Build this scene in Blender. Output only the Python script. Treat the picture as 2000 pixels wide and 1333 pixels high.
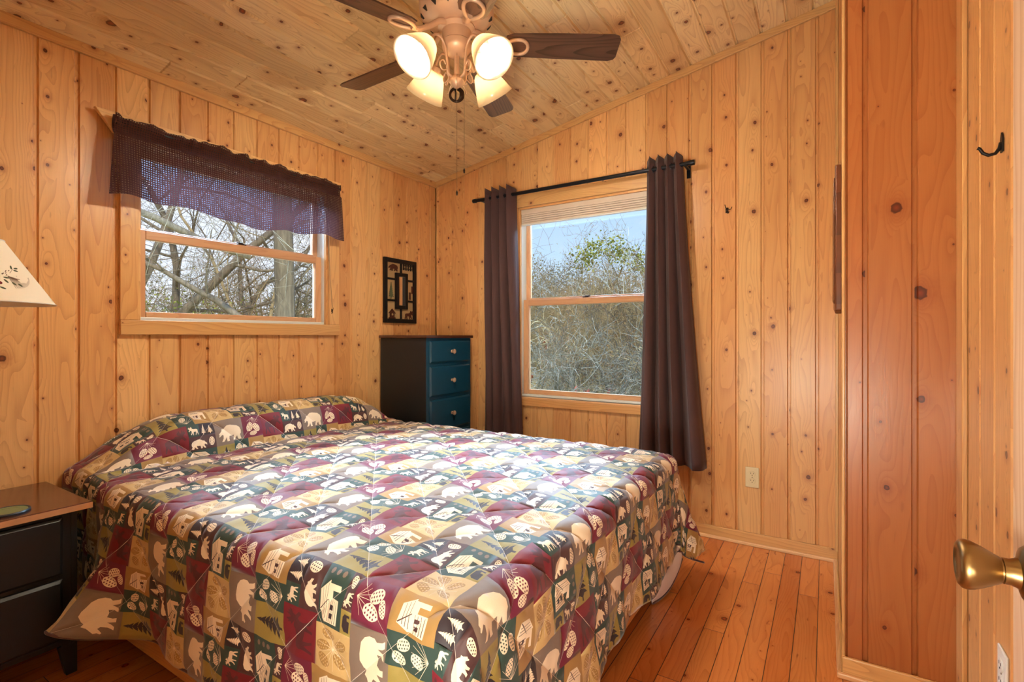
import bpy, bmesh, math, random
import numpy as np
from mathutils import Vector, Matrix
from mathutils.geometry import delaunay_2d_cdt, tessellate_polygon
for o in list(bpy.data.objects): bpy.data.objects.remove(o)
sc = bpy.context.scene
COL = sc.collection
R = math.radians; PI = math.pi
random.seed(7); rng = np.random.default_rng(7)

# ------------------------------------------------------------------ camera
cam = bpy.data.cameras.new('camera'); camo = bpy.data.objects.new('camera', cam); COL.objects.link(camo)
camo.location = (-3.108, -2.67, 1.17); camo.rotation_euler = (R(90), 0, R(-57.99))
cam.sensor_width = 36; cam.lens = 981/2000*36; cam.shift_y = -8.5/2000; cam.clip_start = 0.03; cam.clip_end = 300
sc.camera = camo

# ------------------------------------------------------------------ view and world
vs = sc.view_settings; vs.view_transform = 'Standard'; vs.look = 'None'; vs.gamma = 1; vs.use_curve_mapping = False
vs.exposure = -0.06
SKY_STRENGTH = 1.75
world = bpy.data.worlds.new('world'); sc.world = world; world.use_nodes = True
wn = world.node_tree; wn.nodes.clear()
def wnode(t, **k):
    n = wn.nodes.new(t)
    for a, b in k.items(): setattr(n, a, b)
    return n
w_out = wnode('ShaderNodeOutputWorld'); w_bg = wnode('ShaderNodeBackground'); w_tc = wnode('ShaderNodeTexCoord')
w_sep = wnode('ShaderNodeSeparateXYZ'); w_ramp = wnode('ShaderNodeValToRGB'); w_noise = wnode('ShaderNodeTexNoise')
w_cr = wnode('ShaderNodeValToRGB'); w_mix = wnode('ShaderNodeMixRGB'); w_map = wnode('ShaderNodeMapping')
L = wn.links.new
L(w_tc.outputs['Generated'], w_sep.inputs[0]); L(w_sep.outputs['Z'], w_ramp.inputs[0])
w_ramp.color_ramp.elements[0].position = 0.0; w_ramp.color_ramp.elements[0].color = (0.60, 0.66, 0.73, 1)
w_ramp.color_ramp.elements[1].position = 0.5; w_ramp.color_ramp.elements[1].color = (0.18, 0.34, 0.66, 1)
e = w_ramp.color_ramp.elements.new(0.16); e.color = (0.40, 0.55, 0.73, 1)
L(w_tc.outputs['Generated'], w_map.inputs[0]); w_map.inputs['Scale'].default_value = (1, 1, 3.0)
L(w_map.outputs[0], w_noise.inputs['Vector']); w_noise.inputs['Scale'].default_value = 3.2; w_noise.inputs['Detail'].default_value = 6
L(w_noise.outputs[0], w_cr.inputs[0]); w_cr.color_ramp.elements[0].position = 0.57; w_cr.color_ramp.elements[1].position = 0.72
w_mr = wnode('ShaderNodeMapRange'); w_mr.interpolation_type = 'SMOOTHSTEP'; L(w_sep.outputs['Y'], w_mr.inputs[0])     # hazy bright cloud bank on the far side of the left window
w_mr.inputs[1].default_value = 0.55; w_mr.inputs[2].default_value = 0.85; w_mr.inputs[3].default_value = 0.0; w_mr.inputs[4].default_value = 0.8
w_add = wnode('ShaderNodeMath'); w_add.operation = 'ADD'; w_add.use_clamp = True; L(w_cr.outputs[0], w_add.inputs[0]); L(w_mr.outputs[0], w_add.inputs[1])
L(w_add.outputs[0], w_mix.inputs[0]); L(w_ramp.outputs[0], w_mix.inputs[1]); w_mix.inputs[2].default_value = (0.70, 0.73, 0.80, 1)
L(w_mix.outputs[0], w_bg.inputs[0]); w_bg.inputs[1].default_value = SKY_STRENGTH
L(w_bg.outputs[0], w_out.inputs[0])

def add_light(name, kind, loc, energy, color, rot=None, **k):
    l = bpy.data.lights.new(name, kind); l.energy = energy; l.color = color
    for a, b in k.items(): setattr(l, a, b)
    o = bpy.data.objects.new(name, l); COL.objects.link(o); o.location = loc
    if rot: o.rotation_euler = rot
    return o
def aim(o, d):
    o.rotation_euler = Vector(d).to_track_quat('-Z', 'Y').to_euler()
# high sun from behind the house: it lights the trees beyond both windows
s = add_light('sun', 'SUN', (-8, -6, 12), 3.6, (1.0, 0.92, 0.76), angle=R(1.2)); aim(s, (0.42, 0.50, -0.75))
# area lamps added outdoors above the line of sight, boosting daylight through each window
s = add_light('daylight_boost_right', 'AREA', (2.1, -0.55, 3.65), 2300.0, (0.50, 0.75, 1.0), shape='RECTANGLE', size=3.8, size_y=1.6); aim(s, (-0.75, -0.12, -0.65))
s = add_light('daylight_boost_left', 'AREA', (-1.55, 1.35, 2.95), 1000.0, (0.60, 0.80, 1.0), shape='RECTANGLE', size=2.2, size_y=1.2); aim(s, (0.0, -0.80, -0.60))
# added fill lamp, unseen behind the camera's doorway, aimed up at the ceiling
s = add_light('hall_fill', 'AREA', (-3.62, -2.50, 0.62), 66.0, (1.0, 0.98, 0.82), shape='DISK', size=0.6); aim(s, (0.50, 0.20, 0.85))
BULB_W = 265.0

# ------------------------------------------------------------------ material helpers
def srgb(r, g, b):
    f = lambda c: ((c/255)/12.92 if c/255 <= 0.04045 else ((c/255+0.055)/1.055)**2.4)
    return (f(r), f(g), f(b), 1)
class NT:
    def __init__(s, name):
        s.m = bpy.data.materials.new(name); s.m.use_nodes = True; s.t = s.m.node_tree; s.t.nodes.clear()
        s.out = s.t.nodes.new('ShaderNodeOutputMaterial')
    def n(s, t, ins=None, **k):
        n = s.t.nodes.new(t)
        for a, b in k.items(): setattr(n, a, b)
        if ins:
            for a, b in ins.items(): s.set(n.inputs[a], b)
        return n
    def set(s, sock, v):
        if isinstance(v, bpy.types.NodeSocket): s.t.links.new(v, sock)
        else: sock.default_value = v
    def m_(s, op, a, b=0.0, c=0.0):
        n = s.t.nodes.new('ShaderNodeMath'); n.operation = op
        s.set(n.inputs[0], a); s.set(n.inputs[1], b)
        if op in ('MULTIPLY_ADD', 'SMOOTH_MIN', 'SMOOTH_MAX', 'COMPARE'): s.set(n.inputs[2], c)
        return n.outputs[0]
    def v_(s, op, a, b=(0, 0, 0)):
        n = s.t.nodes.new('ShaderNodeVectorMath'); n.operation = op
        s.set(n.inputs[0], a); s.set(n.inputs[1], b)
        return n.outputs['Value'] if op in ('LENGTH', 'DISTANCE', 'DOT_PRODUCT') else n.outputs[0]
    def mix(s, f, a, b, mode='MIX'):
        n = s.t.nodes.new('ShaderNodeMixRGB'); n.blend_type = mode
        s.set(n.inputs[0], f); s.set(n.inputs[1], a); s.set(n.inputs[2], b); return n.outputs[0]
    def noise(s, vec, scale, detail=2, rough=0.5, dist=0.0):
        n = s.n('ShaderNodeTexNoise', {'Vector': vec, 'Scale': scale, 'Detail': detail, 'Roughness': rough, 'Distortion': dist})
        return n.outputs[0]
    def rng(s, v, a, b, c=0.0, d=1.0, smooth=False):
        n = s.n('ShaderNodeMapRange', {'Value': v, 1: a, 2: b, 3: c, 4: d})
        if smooth: n.interpolation_type = 'SMOOTHSTEP'
        return n.outputs[0]
    def comb(s, x, y, z=0.0):
        return s.n('ShaderNodeCombineXYZ', {0: x, 1: y, 2: z}).outputs[0]
    def bsdf(s, **k):
        n = s.t.nodes.new('ShaderNodeBsdfPrincipled')
        for a, b in k.items(): s.set(n.inputs[a.replace('_', ' ')], b)
        s.t.links.new(n.outputs[0], s.out.inputs[0]); s.b = n; return n
    def bump(s, h, strength=0.3, dist=0.01):
        n = s.n('ShaderNodeBump', {'Height': h, 'Strength': strength, 'Distance': dist})
        s.t.links.new(n.outputs[0], s.b.inputs['Normal'])

def pine(name, dark, light, streak=0.0, knot=1.0, rough=0.32, kscale=(9.0, 5.5), knotcol=(70, 28, 14), red=(150, 70, 32), grain=1.0, coat=0.0, kr=0.5):
    """knotty pine: U runs across the board, V along it, both in metres; 'tone' holds three random numbers per board"""
    t = NT(name)
    uv = t.n('ShaderNodeUVMap').outputs[0]
    at = t.n('ShaderNodeAttribute'); at.attribute_name = 'tone'
    tc = at.outputs['Color']; sp = t.n('ShaderNodeSeparateColor', {0: tc})
    r1, r2, r3 = sp.outputs[0], sp.outputs[1], sp.outputs[2]
    off = t.v_('MULTIPLY', tc, (37.0, 53.0, 0.0))
    p = t.v_('ADD', uv, off)
    warp = t.noise(t.v_('MULTIPLY', p, (5.0, 3.0, 1)), 1.0, 2)
    s = t.n('ShaderNodeSeparateXYZ', {0: p}); U, V = s.outputs[0], s.outputs[1]
    Uw = t.m_('MULTIPLY_ADD', t.m_('SUBTRACT', warp, 0.5), 0.03, U)
    # knots: one candidate per cell, most of them absent
    pk = t.comb(t.m_('MULTIPLY', U, kscale[0]), t.m_('MULTIPLY', V, kscale[1]))
    vor = t.n('ShaderNodeTexVoronoi', {'Vector': pk, 'Scale': 1.0, 'Randomness': 0.95}); vor.voronoi_dimensions = '2D'
    d = t.v_('SUBTRACT', pk, vor.outputs['Position'])
    d = t.v_('MULTIPLY', d, (1/kscale[0], 0.86/kscale[1], 0))
    jit = t.noise(t.v_('MULTIPLY', p, (60, 60, 0)), 1.0, 2)
    dl = t.m_('MULTIPLY', t.v_('LENGTH', d), t.m_('MULTIPLY_ADD', jit, 0.8, 0.6))
    cs = t.n('ShaderNodeSeparateColor', {0: vor.outputs['Color']})
    kr_ = t.m_('MULTIPLY', t.m_('MULTIPLY_ADD', cs.outputs[1], 0.8, 0.3), t.m_('MULTIPLY', t.m_('MAXIMUM', t.m_('SUBTRACT', cs.outputs[0], kr), 0.0), 0.030*knot))
    inner = t.m_('SUBTRACT', 1.0, t.m_('MINIMUM', 1.0, t.m_('DIVIDE', dl, t.m_('ADD', kr_, 0.0002))))   # 1 centre, 0 at rim
    kmask = t.rng(inner, 0.0, 0.22, 0, 1, True)
    halo = t.m_('MULTIPLY', t.m_('POWER', 2.718, t.m_('MULTIPLY', -1.0, t.m_('POWER', t.m_('DIVIDE', dl, t.m_('ADD', t.m_('MULTIPLY', kr_, 2.1), 0.0005)), 2.0))), t.m_('GREATER_THAN', kr_, 0.0006))
    # cathedral grain that swells round the knots
    g = t.noise(t.comb(t.m_('MULTIPLY', Uw, 8.0), t.m_('MULTIPLY', V, 0.8)), 1.0, 1)
    dv = t.n('ShaderNodeSeparateXYZ', {0: d}).outputs[0]; dy = t.n('ShaderNodeSeparateXYZ', {0: d}).outputs[1]
    sw = t.m_('POWER', 2.718, t.m_('MULTIPLY', -1.0, t.m_('ADD', t.m_('POWER', t.m_('DIVIDE', dv, 0.022), 2.0), t.m_('POWER', t.m_('DIVIDE', dy, 0.05), 2.0))))
    sw = t.m_('MULTIPLY', sw, t.m_('MULTIPLY', kr_, 22.0))
    band = t.m_('FRACT', t.m_('MULTIPLY', t.m_('ADD', t.m_('ADD', g, sw), t.m_('MULTIPLY', Uw, 1.2)), 17.0))
    line = t.m_('POWER', band, 3.0)
    fine = t.noise(t.comb(t.m_('MULTIPLY', U, 420.0), t.m_('MULTIPLY', V, 9.0)), 1.0, 2)
    blot = t.noise(t.comb(t.m_('MULTIPLY', U, 9.0), t.m_('MULTIPLY', V, 1.6)), 1.0, 2)
    base = t.mix(t.m_('MULTIPLY_ADD', blot, 0.7, t.m_('MULTIPLY_ADD', r1, 0.75, -0.22)), srgb(*light), srgb(*dark))
    c = t.mix(t.m_('MULTIPLY', line, 0.48*grain), base, t.mix(0.6, base, srgb(*red)))
    c = t.mix(t.m_('MULTIPLY', t.rng(fine, 0.35, 0.75), 0.13*grain), c, srgb(*red))
    c = t.mix(t.m_('MULTIPLY', halo, 0.55), c, srgb(*red))
    c = t.mix(t.rng(r3, 0.0, 1.0, 0.0, 0.30), c, t.mix(1.0, c, (1.0, 0.80, 0.62, 1), 'MULTIPLY'))
    c = t.mix(1.0, c, t.comb(t.rng(r2, 0, 1, .86, 1.04), t.rng(r2, 0, 1, .84, 1.04), t.rng(r2, 0, 1, .82, 1.04)), 'MULTIPLY')
    if streak:
        sn = t.noise(t.comb(t.m_('MULTIPLY', Uw, 42.0), t.m_('MULTIPLY', V, 9.0)), 1.0, 2, 0.6)
        c = t.mix(t.m_('MULTIPLY', t.rng(sn, 0.66, 0.76, 0, 1, True), streak), c, srgb(116, 58, 34))
    kc = t.mix(t.rng(inner, 0.3, 0.9), srgb(*knotcol), srgb(min(knotcol[0]*1.7, 255), knotcol[1]*1.6, knotcol[2]*1.5))
    c = t.mix(t.m_('MULTIPLY', kmask, 0.93), c, kc)
    t.bsdf(Base_Color=c, Roughness=t.m_('MULTIPLY_ADD', fine, 0.10, rough-0.05), Coat_Weight=coat, Coat_Roughness=0.15)
    t.bump(t.m_('SUBTRACT', fine, t.m_('MULTIPLY', line, 0.4)), 0.06, 0.002)
    return t.m

def plain(name, col, rough=0.5, metal=0.0, noise=0.0, nscale=40, bump=0.0, **k):
    t = NT(name); tc = t.n('ShaderNodeTexCoord').outputs['Object']
    nz = t.noise(tc, nscale, 3)
    c = t.mix(t.m_('MULTIPLY', nz, noise), srgb(*col), srgb(*[max(0, x*0.55) for x in col])) if noise else srgb(*col)
    t.bsdf(Base_Color=c, Roughness=rough, Metallic=metal, **k)
    if bump: t.bump(nz, bump, 0.003)
    return t.m

M = {}
M['wall'] = pine('pine_wall', (214, 156, 98), (242, 196, 134), streak=0.25, knot=0.78, kscale=(10, 7.5), kr=0.45)
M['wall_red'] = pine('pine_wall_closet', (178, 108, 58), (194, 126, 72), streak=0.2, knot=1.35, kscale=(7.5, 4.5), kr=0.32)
M['ceil'] = pine('pine_ceiling', (238, 204, 150), (252, 232, 184), streak=0.75, knot=1.1, kscale=(10, 7.0), knotcol=(84, 40, 24), kr=0.38)
M['floor'] = pine('pine_floor', (198, 112, 54), (228, 152, 84), streak=0.6, knot=0.9, rough=0.24, kscale=(11, 5.0), knotcol=(96, 36, 12), kr=0.42, coat=0.25)
M['trim'] = pine('pine_trim', (214, 160, 100), (236, 194, 132), knot=0.6, kscale=(12, 4.0), kr=0.55)
M['shoe'] = pine('pine_shoe_moulding', (222, 172, 124), (236, 194, 146), knot=0.1, kr=0.8)
M['sash'] = pine('pine_sash', (204, 156, 118), (222, 178, 138), knot=0.0, kr=0.9, grain=0.7)
M['door'] = pine('pine_door', (226, 196, 172), (236, 210, 190), knot=0.3, kr=0.8, rough=0.22)  # glancing sheen of the varnish put into this pale base colour
M['ntop'] = pine('nightstand_top_wood', (72, 38, 27), (92, 52, 38), knot=0.2, kr=0.8, rough=0.2, grain=1.0, red=(60, 28, 18), coat=0.3)
M['plaque'] = pine('dark_walnut', (110, 60, 34), (134, 78, 46), knot=0.2, kr=0.8, rough=0.35, red=(50, 22, 12), grain=1.8)
M['blade'] = pine('fan_blade_walnut', (84, 60, 54), (146, 110, 86), knot=0.0, kr=0.9, rough=0.30, red=(30, 18, 16), grain=2.6)
M['edge'] = plain('worn_wood_edge', (205, 150, 105), 0.5, noise=0.4)
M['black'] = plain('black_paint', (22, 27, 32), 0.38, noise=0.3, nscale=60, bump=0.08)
M['teal'] = plain('teal_paint_window_sheen', (18, 66, 92), 0.30, noise=0.35, nscale=50, bump=0.08)  # chest fronts: dark paint with the blue window reflection put into its colour
M['bronze'] = plain('aged_bronze', (60, 44, 36), 0.35, 0.9, noise=0.4)
M['copper'] = plain('brushed_copper_bronze', (214, 176, 148), 0.42, 0.35, noise=0.35, nscale=12)
M['iron'] = plain('black_iron', (34, 30, 30), 0.45, 0.6, noise=0.3)
M['rod'] = plain('rod_black', (18, 24, 34), 0.3, 0.5)
M['brass'] = plain('antique_brass', (158, 128, 84), 0.32, 1.0, noise=0.35, nscale=30)
M['white'] = plain('white_plastic', (236, 232, 226), 0.35)
M['ivory'] = plain('ivory_plastic', (222, 202, 160), 0.35)
M['slot'] = plain('dark_slot', (30, 20, 14), 0.6)
M['vinyl'] = plain('window_track_vinyl', (226, 228, 226), 0.4)
M['steelc'] = plain('steel_chain', (150, 130, 105), 0.35, 0.9)
M['mattress'] = plain('white_ticking', (226, 222, 216), 0.8, noise=0.1)
M['roller'] = plain('roller_blind_cloth', (214, 198, 184), 0.8, noise=0.12, nscale=8)
M['ext'] = plain('outer_siding', (150, 140, 125), 0.8, noise=0.2)
M['hall'] = plain('hall_paint', (216, 196, 166), 0.8)
M['tan'] = plain('tan_card', (176, 142, 98), 0.7, noise=0.25)
M['rust'] = plain('rust_cutout', (78, 36, 24), 0.5, 0.3, noise=0.4)
M['cone'] = plain('print_brown', (110, 84, 66), 0.8); M['leafp'] = plain('print_green', (84, 92, 64), 0.8); M['berry'] = plain('print_red', (120, 34, 34), 0.8)
M['cblue'] = plain('coaster_blue', (34, 52, 66), 0.35); M['cgreen'] = plain('coaster_green', (120, 132, 84), 0.4)

def fabric(name, col, rough=0.85, sheen=0.35, tint=(1, 1, 1, 1)):
    t = NT(name); tc = t.n('ShaderNodeTexCoord').outputs['Object']
    nz = t.noise(tc, 900, 2); n2 = t.noise(tc, 14, 3)
    c0 = srgb(*col); c1 = srgb(*[min(255, x*1.18+6) for x in col])
    t.bsdf(Base_Color=t.mix(t.m_('MULTIPLY_ADD', nz, 0.5, t.m_('MULTIPLY', n2, 0.4)), c0, c1), Roughness=rough, Sheen_Weight=sheen, Sheen_Roughness=0.4, Sheen_Tint=tint)
    t.bump(nz, 0.12, 0.001)
    return t.m
M['curtain'] = fabric('brown_curtain_cloth', (64, 40, 40), 0.8, 0.12)

def shade_mat(name, col, trans=0.5, rough=0.5):
    t = NT(name)
    a = t.n('ShaderNodeBsdfDiffuse', {'Color': srgb(*col)}); b = t.n('ShaderNodeBsdfTranslucent', {'Color': srgb(*col)})
    g = t.n('ShaderNodeBsdfGlossy', {'Color': (1, 1, 1, 1), 'Roughness': rough})
    m = t.n('ShaderNodeMixShader', {0: trans, 1: a.outputs[0], 2: b.outputs[0]})
    m2 = t.n('ShaderNodeMixShader', {0: 0.05, 1: m.outputs[0], 2: g.outputs[0]})
    t.t.links.new(m2.outputs[0], t.out.inputs[0]); return t.m
M['glass_shade'] = shade_mat('frosted_glass_shade', (255, 240, 214), 0.8, 0.2)
M['lampshade'] = shade_mat('cream_lampshade', (250, 240, 222), 0.15, 0.6)
def pane_mat():
    t = NT('window_glass')
    a = t.n('ShaderNodeBsdfTransparent', {'Color': (0.97, 0.98, 0.98, 1)}); g = t.n('ShaderNodeBsdfGlossy', {'Roughness': 0.02})
    lw = t.n('ShaderNodeFresnel', {'IOR': 1.45})
    m = t.n('ShaderNodeMixShader', {0: lw.outputs[0], 1: a.outputs[0], 2: g.outputs[0]})
    t.t.links.new(m.outputs[0], t.out.inputs[0]); return t.m
M['pane'] = pane_mat()
def bulb_mat():
    t = NT('lit_bulb'); e = t.n('ShaderNodeEmission', {'Color': (1, 0.86, 0.62, 1), 'Strength': 22.0}); t.t.links.new(e.outputs[0], t.out.inputs[0]); return t.m
M['bulb'] = bulb_mat()
t = NT('mirror_glass'); t.bsdf(Base_Color=(0.9, 0.9, 0.9, 1), Metallic=1.0, Roughness=0.03); M['mirror'] = t.m
def valance_mat():
    t = NT('sheer_brown_weave'); uv = t.n('ShaderNodeUVMap').outputs[0]
    s = t.n('ShaderNodeSeparateXYZ', {0: uv}); nz = t.noise(uv, 30, 2)
    w = lambda v, f: t.m_('MULTIPLY_ADD', t.m_('SINE', t.m_('MULTIPLY_ADD', v, f, t.m_('MULTIPLY', nz, 3.0))), 0.5, 0.5)
    hole = t.m_('MULTIPLY', w(s.outputs[0], 620.0), w(s.outputs[1], 620.0))
    hole = t.m_('MULTIPLY', t.rng(hole, 0.30, 0.75), 0.75)
    c = srgb(78, 50, 46)
    d = t.n('ShaderNodeBsdfDiffuse', {'Color': c}); tr = t.n('ShaderNodeBsdfTranslucent', {'Color': srgb(82, 58, 66)}); tp = t.n('ShaderNodeBsdfTransparent', {'Color': (0.55, 0.72, 1.0, 1)})  # cool daylight behind the weave put into the blue tint of its holes
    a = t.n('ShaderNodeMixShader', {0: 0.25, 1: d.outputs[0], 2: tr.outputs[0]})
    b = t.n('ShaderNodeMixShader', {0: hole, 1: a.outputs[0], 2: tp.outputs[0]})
    t.t.links.new(b.outputs[0], t.out.inputs[0]); return t.m
M['valance'] = valance_mat()
def bark_mat(name, a, b):
    t = NT(name); tc = t.n('ShaderNodeTexCoord').outputs['Object']
    n1 = t.noise(t.v_('MULTIPLY', tc, (1, 1, 0.18)), 22, 4); n2 = t.noise(tc, 1.2, 2)
    t.bsdf(Base_Color=t.mix(t.m_('MULTIPLY_ADD', n1, 1.3, t.m_('MULTIPLY_ADD', n2, 0.6, -0.5)), srgb(*a), srgb(*b)), Roughness=0.9)
    t.bump(n1, 0.6, 0.03); return t.m
M['bark'] = bark_mat('oak_bark', (84, 72, 58), (168, 152, 128)); M['twig'] = bark_mat('grey_twig', (146, 126, 90), (196, 176, 134))
M['stem'] = bark_mat('dark_stem', (62, 56, 48), (112, 102, 86)); M['twig2'] = bark_mat('tan_twig', (150, 126, 88), (200, 178, 136)); M['leaf'] = plain('spring_leaf', (176, 182, 84), 0.7, noise=0.5, nscale=2)
M['leafdk'] = plain('olive_leaf', (172, 166, 116), 0.7, noise=0.5, nscale=2); M['sumac'] = plain('sumac_cone_red', (140, 62, 44), 0.8)
t = NT('dry_meadow'); tc = t.n('ShaderNodeTexCoord').outputs['Object']
n1 = t.noise(tc, 1.3, 5); n2 = t.noise(tc, 14, 3)
t.bsdf(Base_Color=t.mix(t.rng(n1, 0.4, 0.62), t.mix(n2, srgb(196, 172, 128), srgb(228, 206, 160)), t.mix(n2, srgb(122, 130, 70), srgb(160, 158, 96))), Roughness=0.95); t.bump(n2, 0.8, 0.1); M['meadow'] = t.m

# ------------------------------------------------------------------ mesh helpers
class MB:
    def __init__(s): s.v = []; s.f = []; s.uv = []; s.tone = []; s.mi = []
    def add(s, vs, fs, uvs=None, tone=None, mi=0):
        n = len(s.v); s.v += [tuple(map(float, p)) for p in vs]
        tone = tone or (random.random(), random.random(), random.random())
        for i, f in enumerate(fs):
            s.f.append(tuple(n+k for k in f)); s.uv.append(uvs[i] if uvs else [(0, 0)]*len(f)); s.tone.append(tone); s.mi.append(mi)
    def poly(s, pts, axes=None, tone=None, mi=0):
        """one flat face; axes=(across, along) unit vectors for the grain"""
        P = [Vector(p) for p in pts]
        if axes: a, b = Vector(axes[0]), Vector(axes[1]); uv = [(p.dot(a), p.dot(b)) for p in P]
        else: uv = None
        s.add(pts, [tuple(range(len(pts)))], [uv] if uv else None, tone, mi)
    def box(s, lo, hi, mi=0, M4=None, grain=None):
        lo = Vector(lo); hi = Vector(hi); d = hi-lo
        g = grain if grain is not None else max(range(3), key=lambda i: d[i])
        vs = [Vector((x, y, z)) for x in (lo.x, hi.x) for y in (lo.y, hi.y) for z in (lo.z, hi.z)]
        fs = [(0, 1, 3, 2), (4, 6, 7, 5), (0, 4, 5, 1), (2, 3, 7, 6), (0, 2, 6, 4), (1, 5, 7, 3)]; nax = (0, 0, 1, 1, 2, 2)
        uvs = []
        for f, na in zip(fs, nax):
            ax = [i for i in range(3) if i != na]
            if g in ax: al = g; ac = [i for i in ax if i != g][0]
            else: al, ac = ax
            uvs.append([(vs[k][ac], vs[k][al]) for k in f])
        if M4 is not None: vs = [M4 @ p for p in vs]
        s.add(vs, fs, uvs, mi=mi)
    def prism(s, pts, d, mi=0, axes=None):
        """outline pts (list of 3D) extruded by vector d"""
        n = len(pts); P = [Vector(p) for p in pts]; Q = [p+Vector(d) for p in P]
        nd = Vector(d).normalized(); a = axes or ((P[1]-P[0]).normalized(), nd)
        tone = (random.random(), random.random(), random.random())
        tris = tessellate_polygon([P]); A, B = Vector(a[0]), Vector(a[1])
        allv = P+Q; fs = [tuple(t) for t in tris]+[tuple(n+k for k in reversed(t)) for t in tris]+[(i, (i+1) % n, n+(i+1) % n, n+i) for i in range(n)]
        # orientation is fixed later by recalc
        s.add(allv, fs, [[(allv[k].dot(A), allv[k].dot(B)) for k in f] for f in fs], tone, mi)
    def lathe(s, prof, M4=None, n=24, mi=0, cap=True):
        vs = []; fs = []; m = len(prof)
        for i in range(n):
            a = 2*PI*i/n
            for r, z in prof: vs.append(Vector((r*math.cos(a), r*math.sin(a), z)))
        for i in range(n):
            j = (i+1) % n
            for k in range(m-1): fs.append((i*m+k, j*m+k, j*m+k+1, i*m+k+1))
        if cap:
            if prof[0][0] > 1e-5: fs.append(tuple(i*m for i in range(n))[::-1])
            if prof[-1][0] > 1e-5: fs.append(tuple(i*m+m-1 for i in range(n)))
        if M4 is not None: vs = [M4 @ p for p in vs]
        s.add(vs, fs, [[(vs[k].x, vs[k].z) for k in f] for f in fs], mi=mi)
    def tube(s, pts, rad, n=8, mi=0, closed=False):
        P = [Vector(p) for p in pts]; m = len(P); rr = rad if hasattr(rad, '__len__') else [rad]*m
        vs = []; fs = []; up = None
        for i in range(m):
            if closed: tg = (P[(i+1) % m]-P[i-1])
            else: tg = P[min(i+1, m-1)]-P[max(i-1, 0)]
            tg.normalize()
            if up is None: up = tg.orthogonal().normalized()
            up = (up-tg*up.dot(tg)).normalized(); w = tg.cross(up)
            for k in range(n):
                a = 2*PI*k/n; vs.append(P[i]+(up*math.cos(a)+w*math.sin(a))*rr[i])
        for i in range(m if closed else m-1):
            j = (i+1) % m
            for k in range(n): l = (k+1) % n; fs.append((i*n+k, i*n+l, j*n+l, j*n+k))
        if not closed: fs.append(tuple(range(n))[::-1]); fs.append(tuple((m-1)*n+k for k in range(n)))
        s.add(vs, fs, [[(vs[k].x, vs[k].z) for k in f] for f in fs], mi=mi)
    def build(s, name, mats, parent=None, smooth=False, bevel=0.0, recalc=True, auto=None):
        me = bpy.data.meshes.new(name); me.from_pydata(s.v, [], s.f)
        me.uv_layers.new(name='UVMap'); flat = [c for f in s.uv for p in f for c in p]; me.uv_layers['UVMap'].data.foreach_set('uv', flat)
        me.color_attributes.new('tone', 'FLOAT_COLOR', 'CORNER'); ca = me.color_attributes['tone']
        cols = [c for f, tn in zip(s.f, s.tone) for _ in f for c in (*tn, 1.0)]; ca.data.foreach_set('color', cols)
        me.polygons.foreach_set('material_index', s.mi)
        if not isinstance(mats, (list, tuple)): mats = [mats]
        for m in mats: me.materials.append(m)
        if recalc:
            bm = bmesh.new(); bm.from_mesh(me); bmesh.ops.recalc_face_normals(bm, faces=bm.faces); bm.to_mesh(me); bm.free()
        o = bpy.data.objects.new(name, me); COL.objects.link(o)
        if parent: o.parent = parent
        if bevel:
            b = o.modifiers.new('bevel', 'BEVEL'); b.width = bevel; b.segments = 2; b.limit_method = 'ANGLE'; b.angle_limit = R(40)
        if smooth:
            me.polygons.foreach_set('use_smooth', [True]*len(me.polygons))
            if auto:
                for p in me.polygons: p.use_smooth = True
                me.set_sharp_from_angle(angle=R(auto))
        return o
def tag(o, label, cat, group=None, kind=None):
    o['label'] = label; o['category'] = cat
    if group: o['group'] = group
    if kind: o['kind'] = kind
    return o
def thing(name, loc, label, cat, group=None, rz=0):
    o = bpy.data.objects.new(name, None); COL.objects.link(o); o.location = loc; o.rotation_euler = (0, 0, rz); o.empty_display_size = 0.05
    return tag(o, label, cat, group)
def struct(o): o['kind'] = 'structure'; return o
def lab(o, l): o['label'] = l; return o

# ------------------------------------------------------------------ room dimensions
CX, CY = -3.108, -2.67
SL = 0.188                       # ceiling rise per metre away from the left wall
def ceil_z(y): return 2.409+SL*(-y)
YJ = CY-0.054                    # closet side panel
XC = -1.03                       # closet front
YN = CY-0.36                     # near wall
XW = -3.06                       # doorway wall
BW = 0.1305
W1 = (-2.069, -1.032, 1.245, 2.07)     # x0 x1 z0 z1  (left wall)
W2 = (-1.784, -0.784, 0.74, 2.10)      # y0 y1 z0 z1  (right wall)

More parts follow.
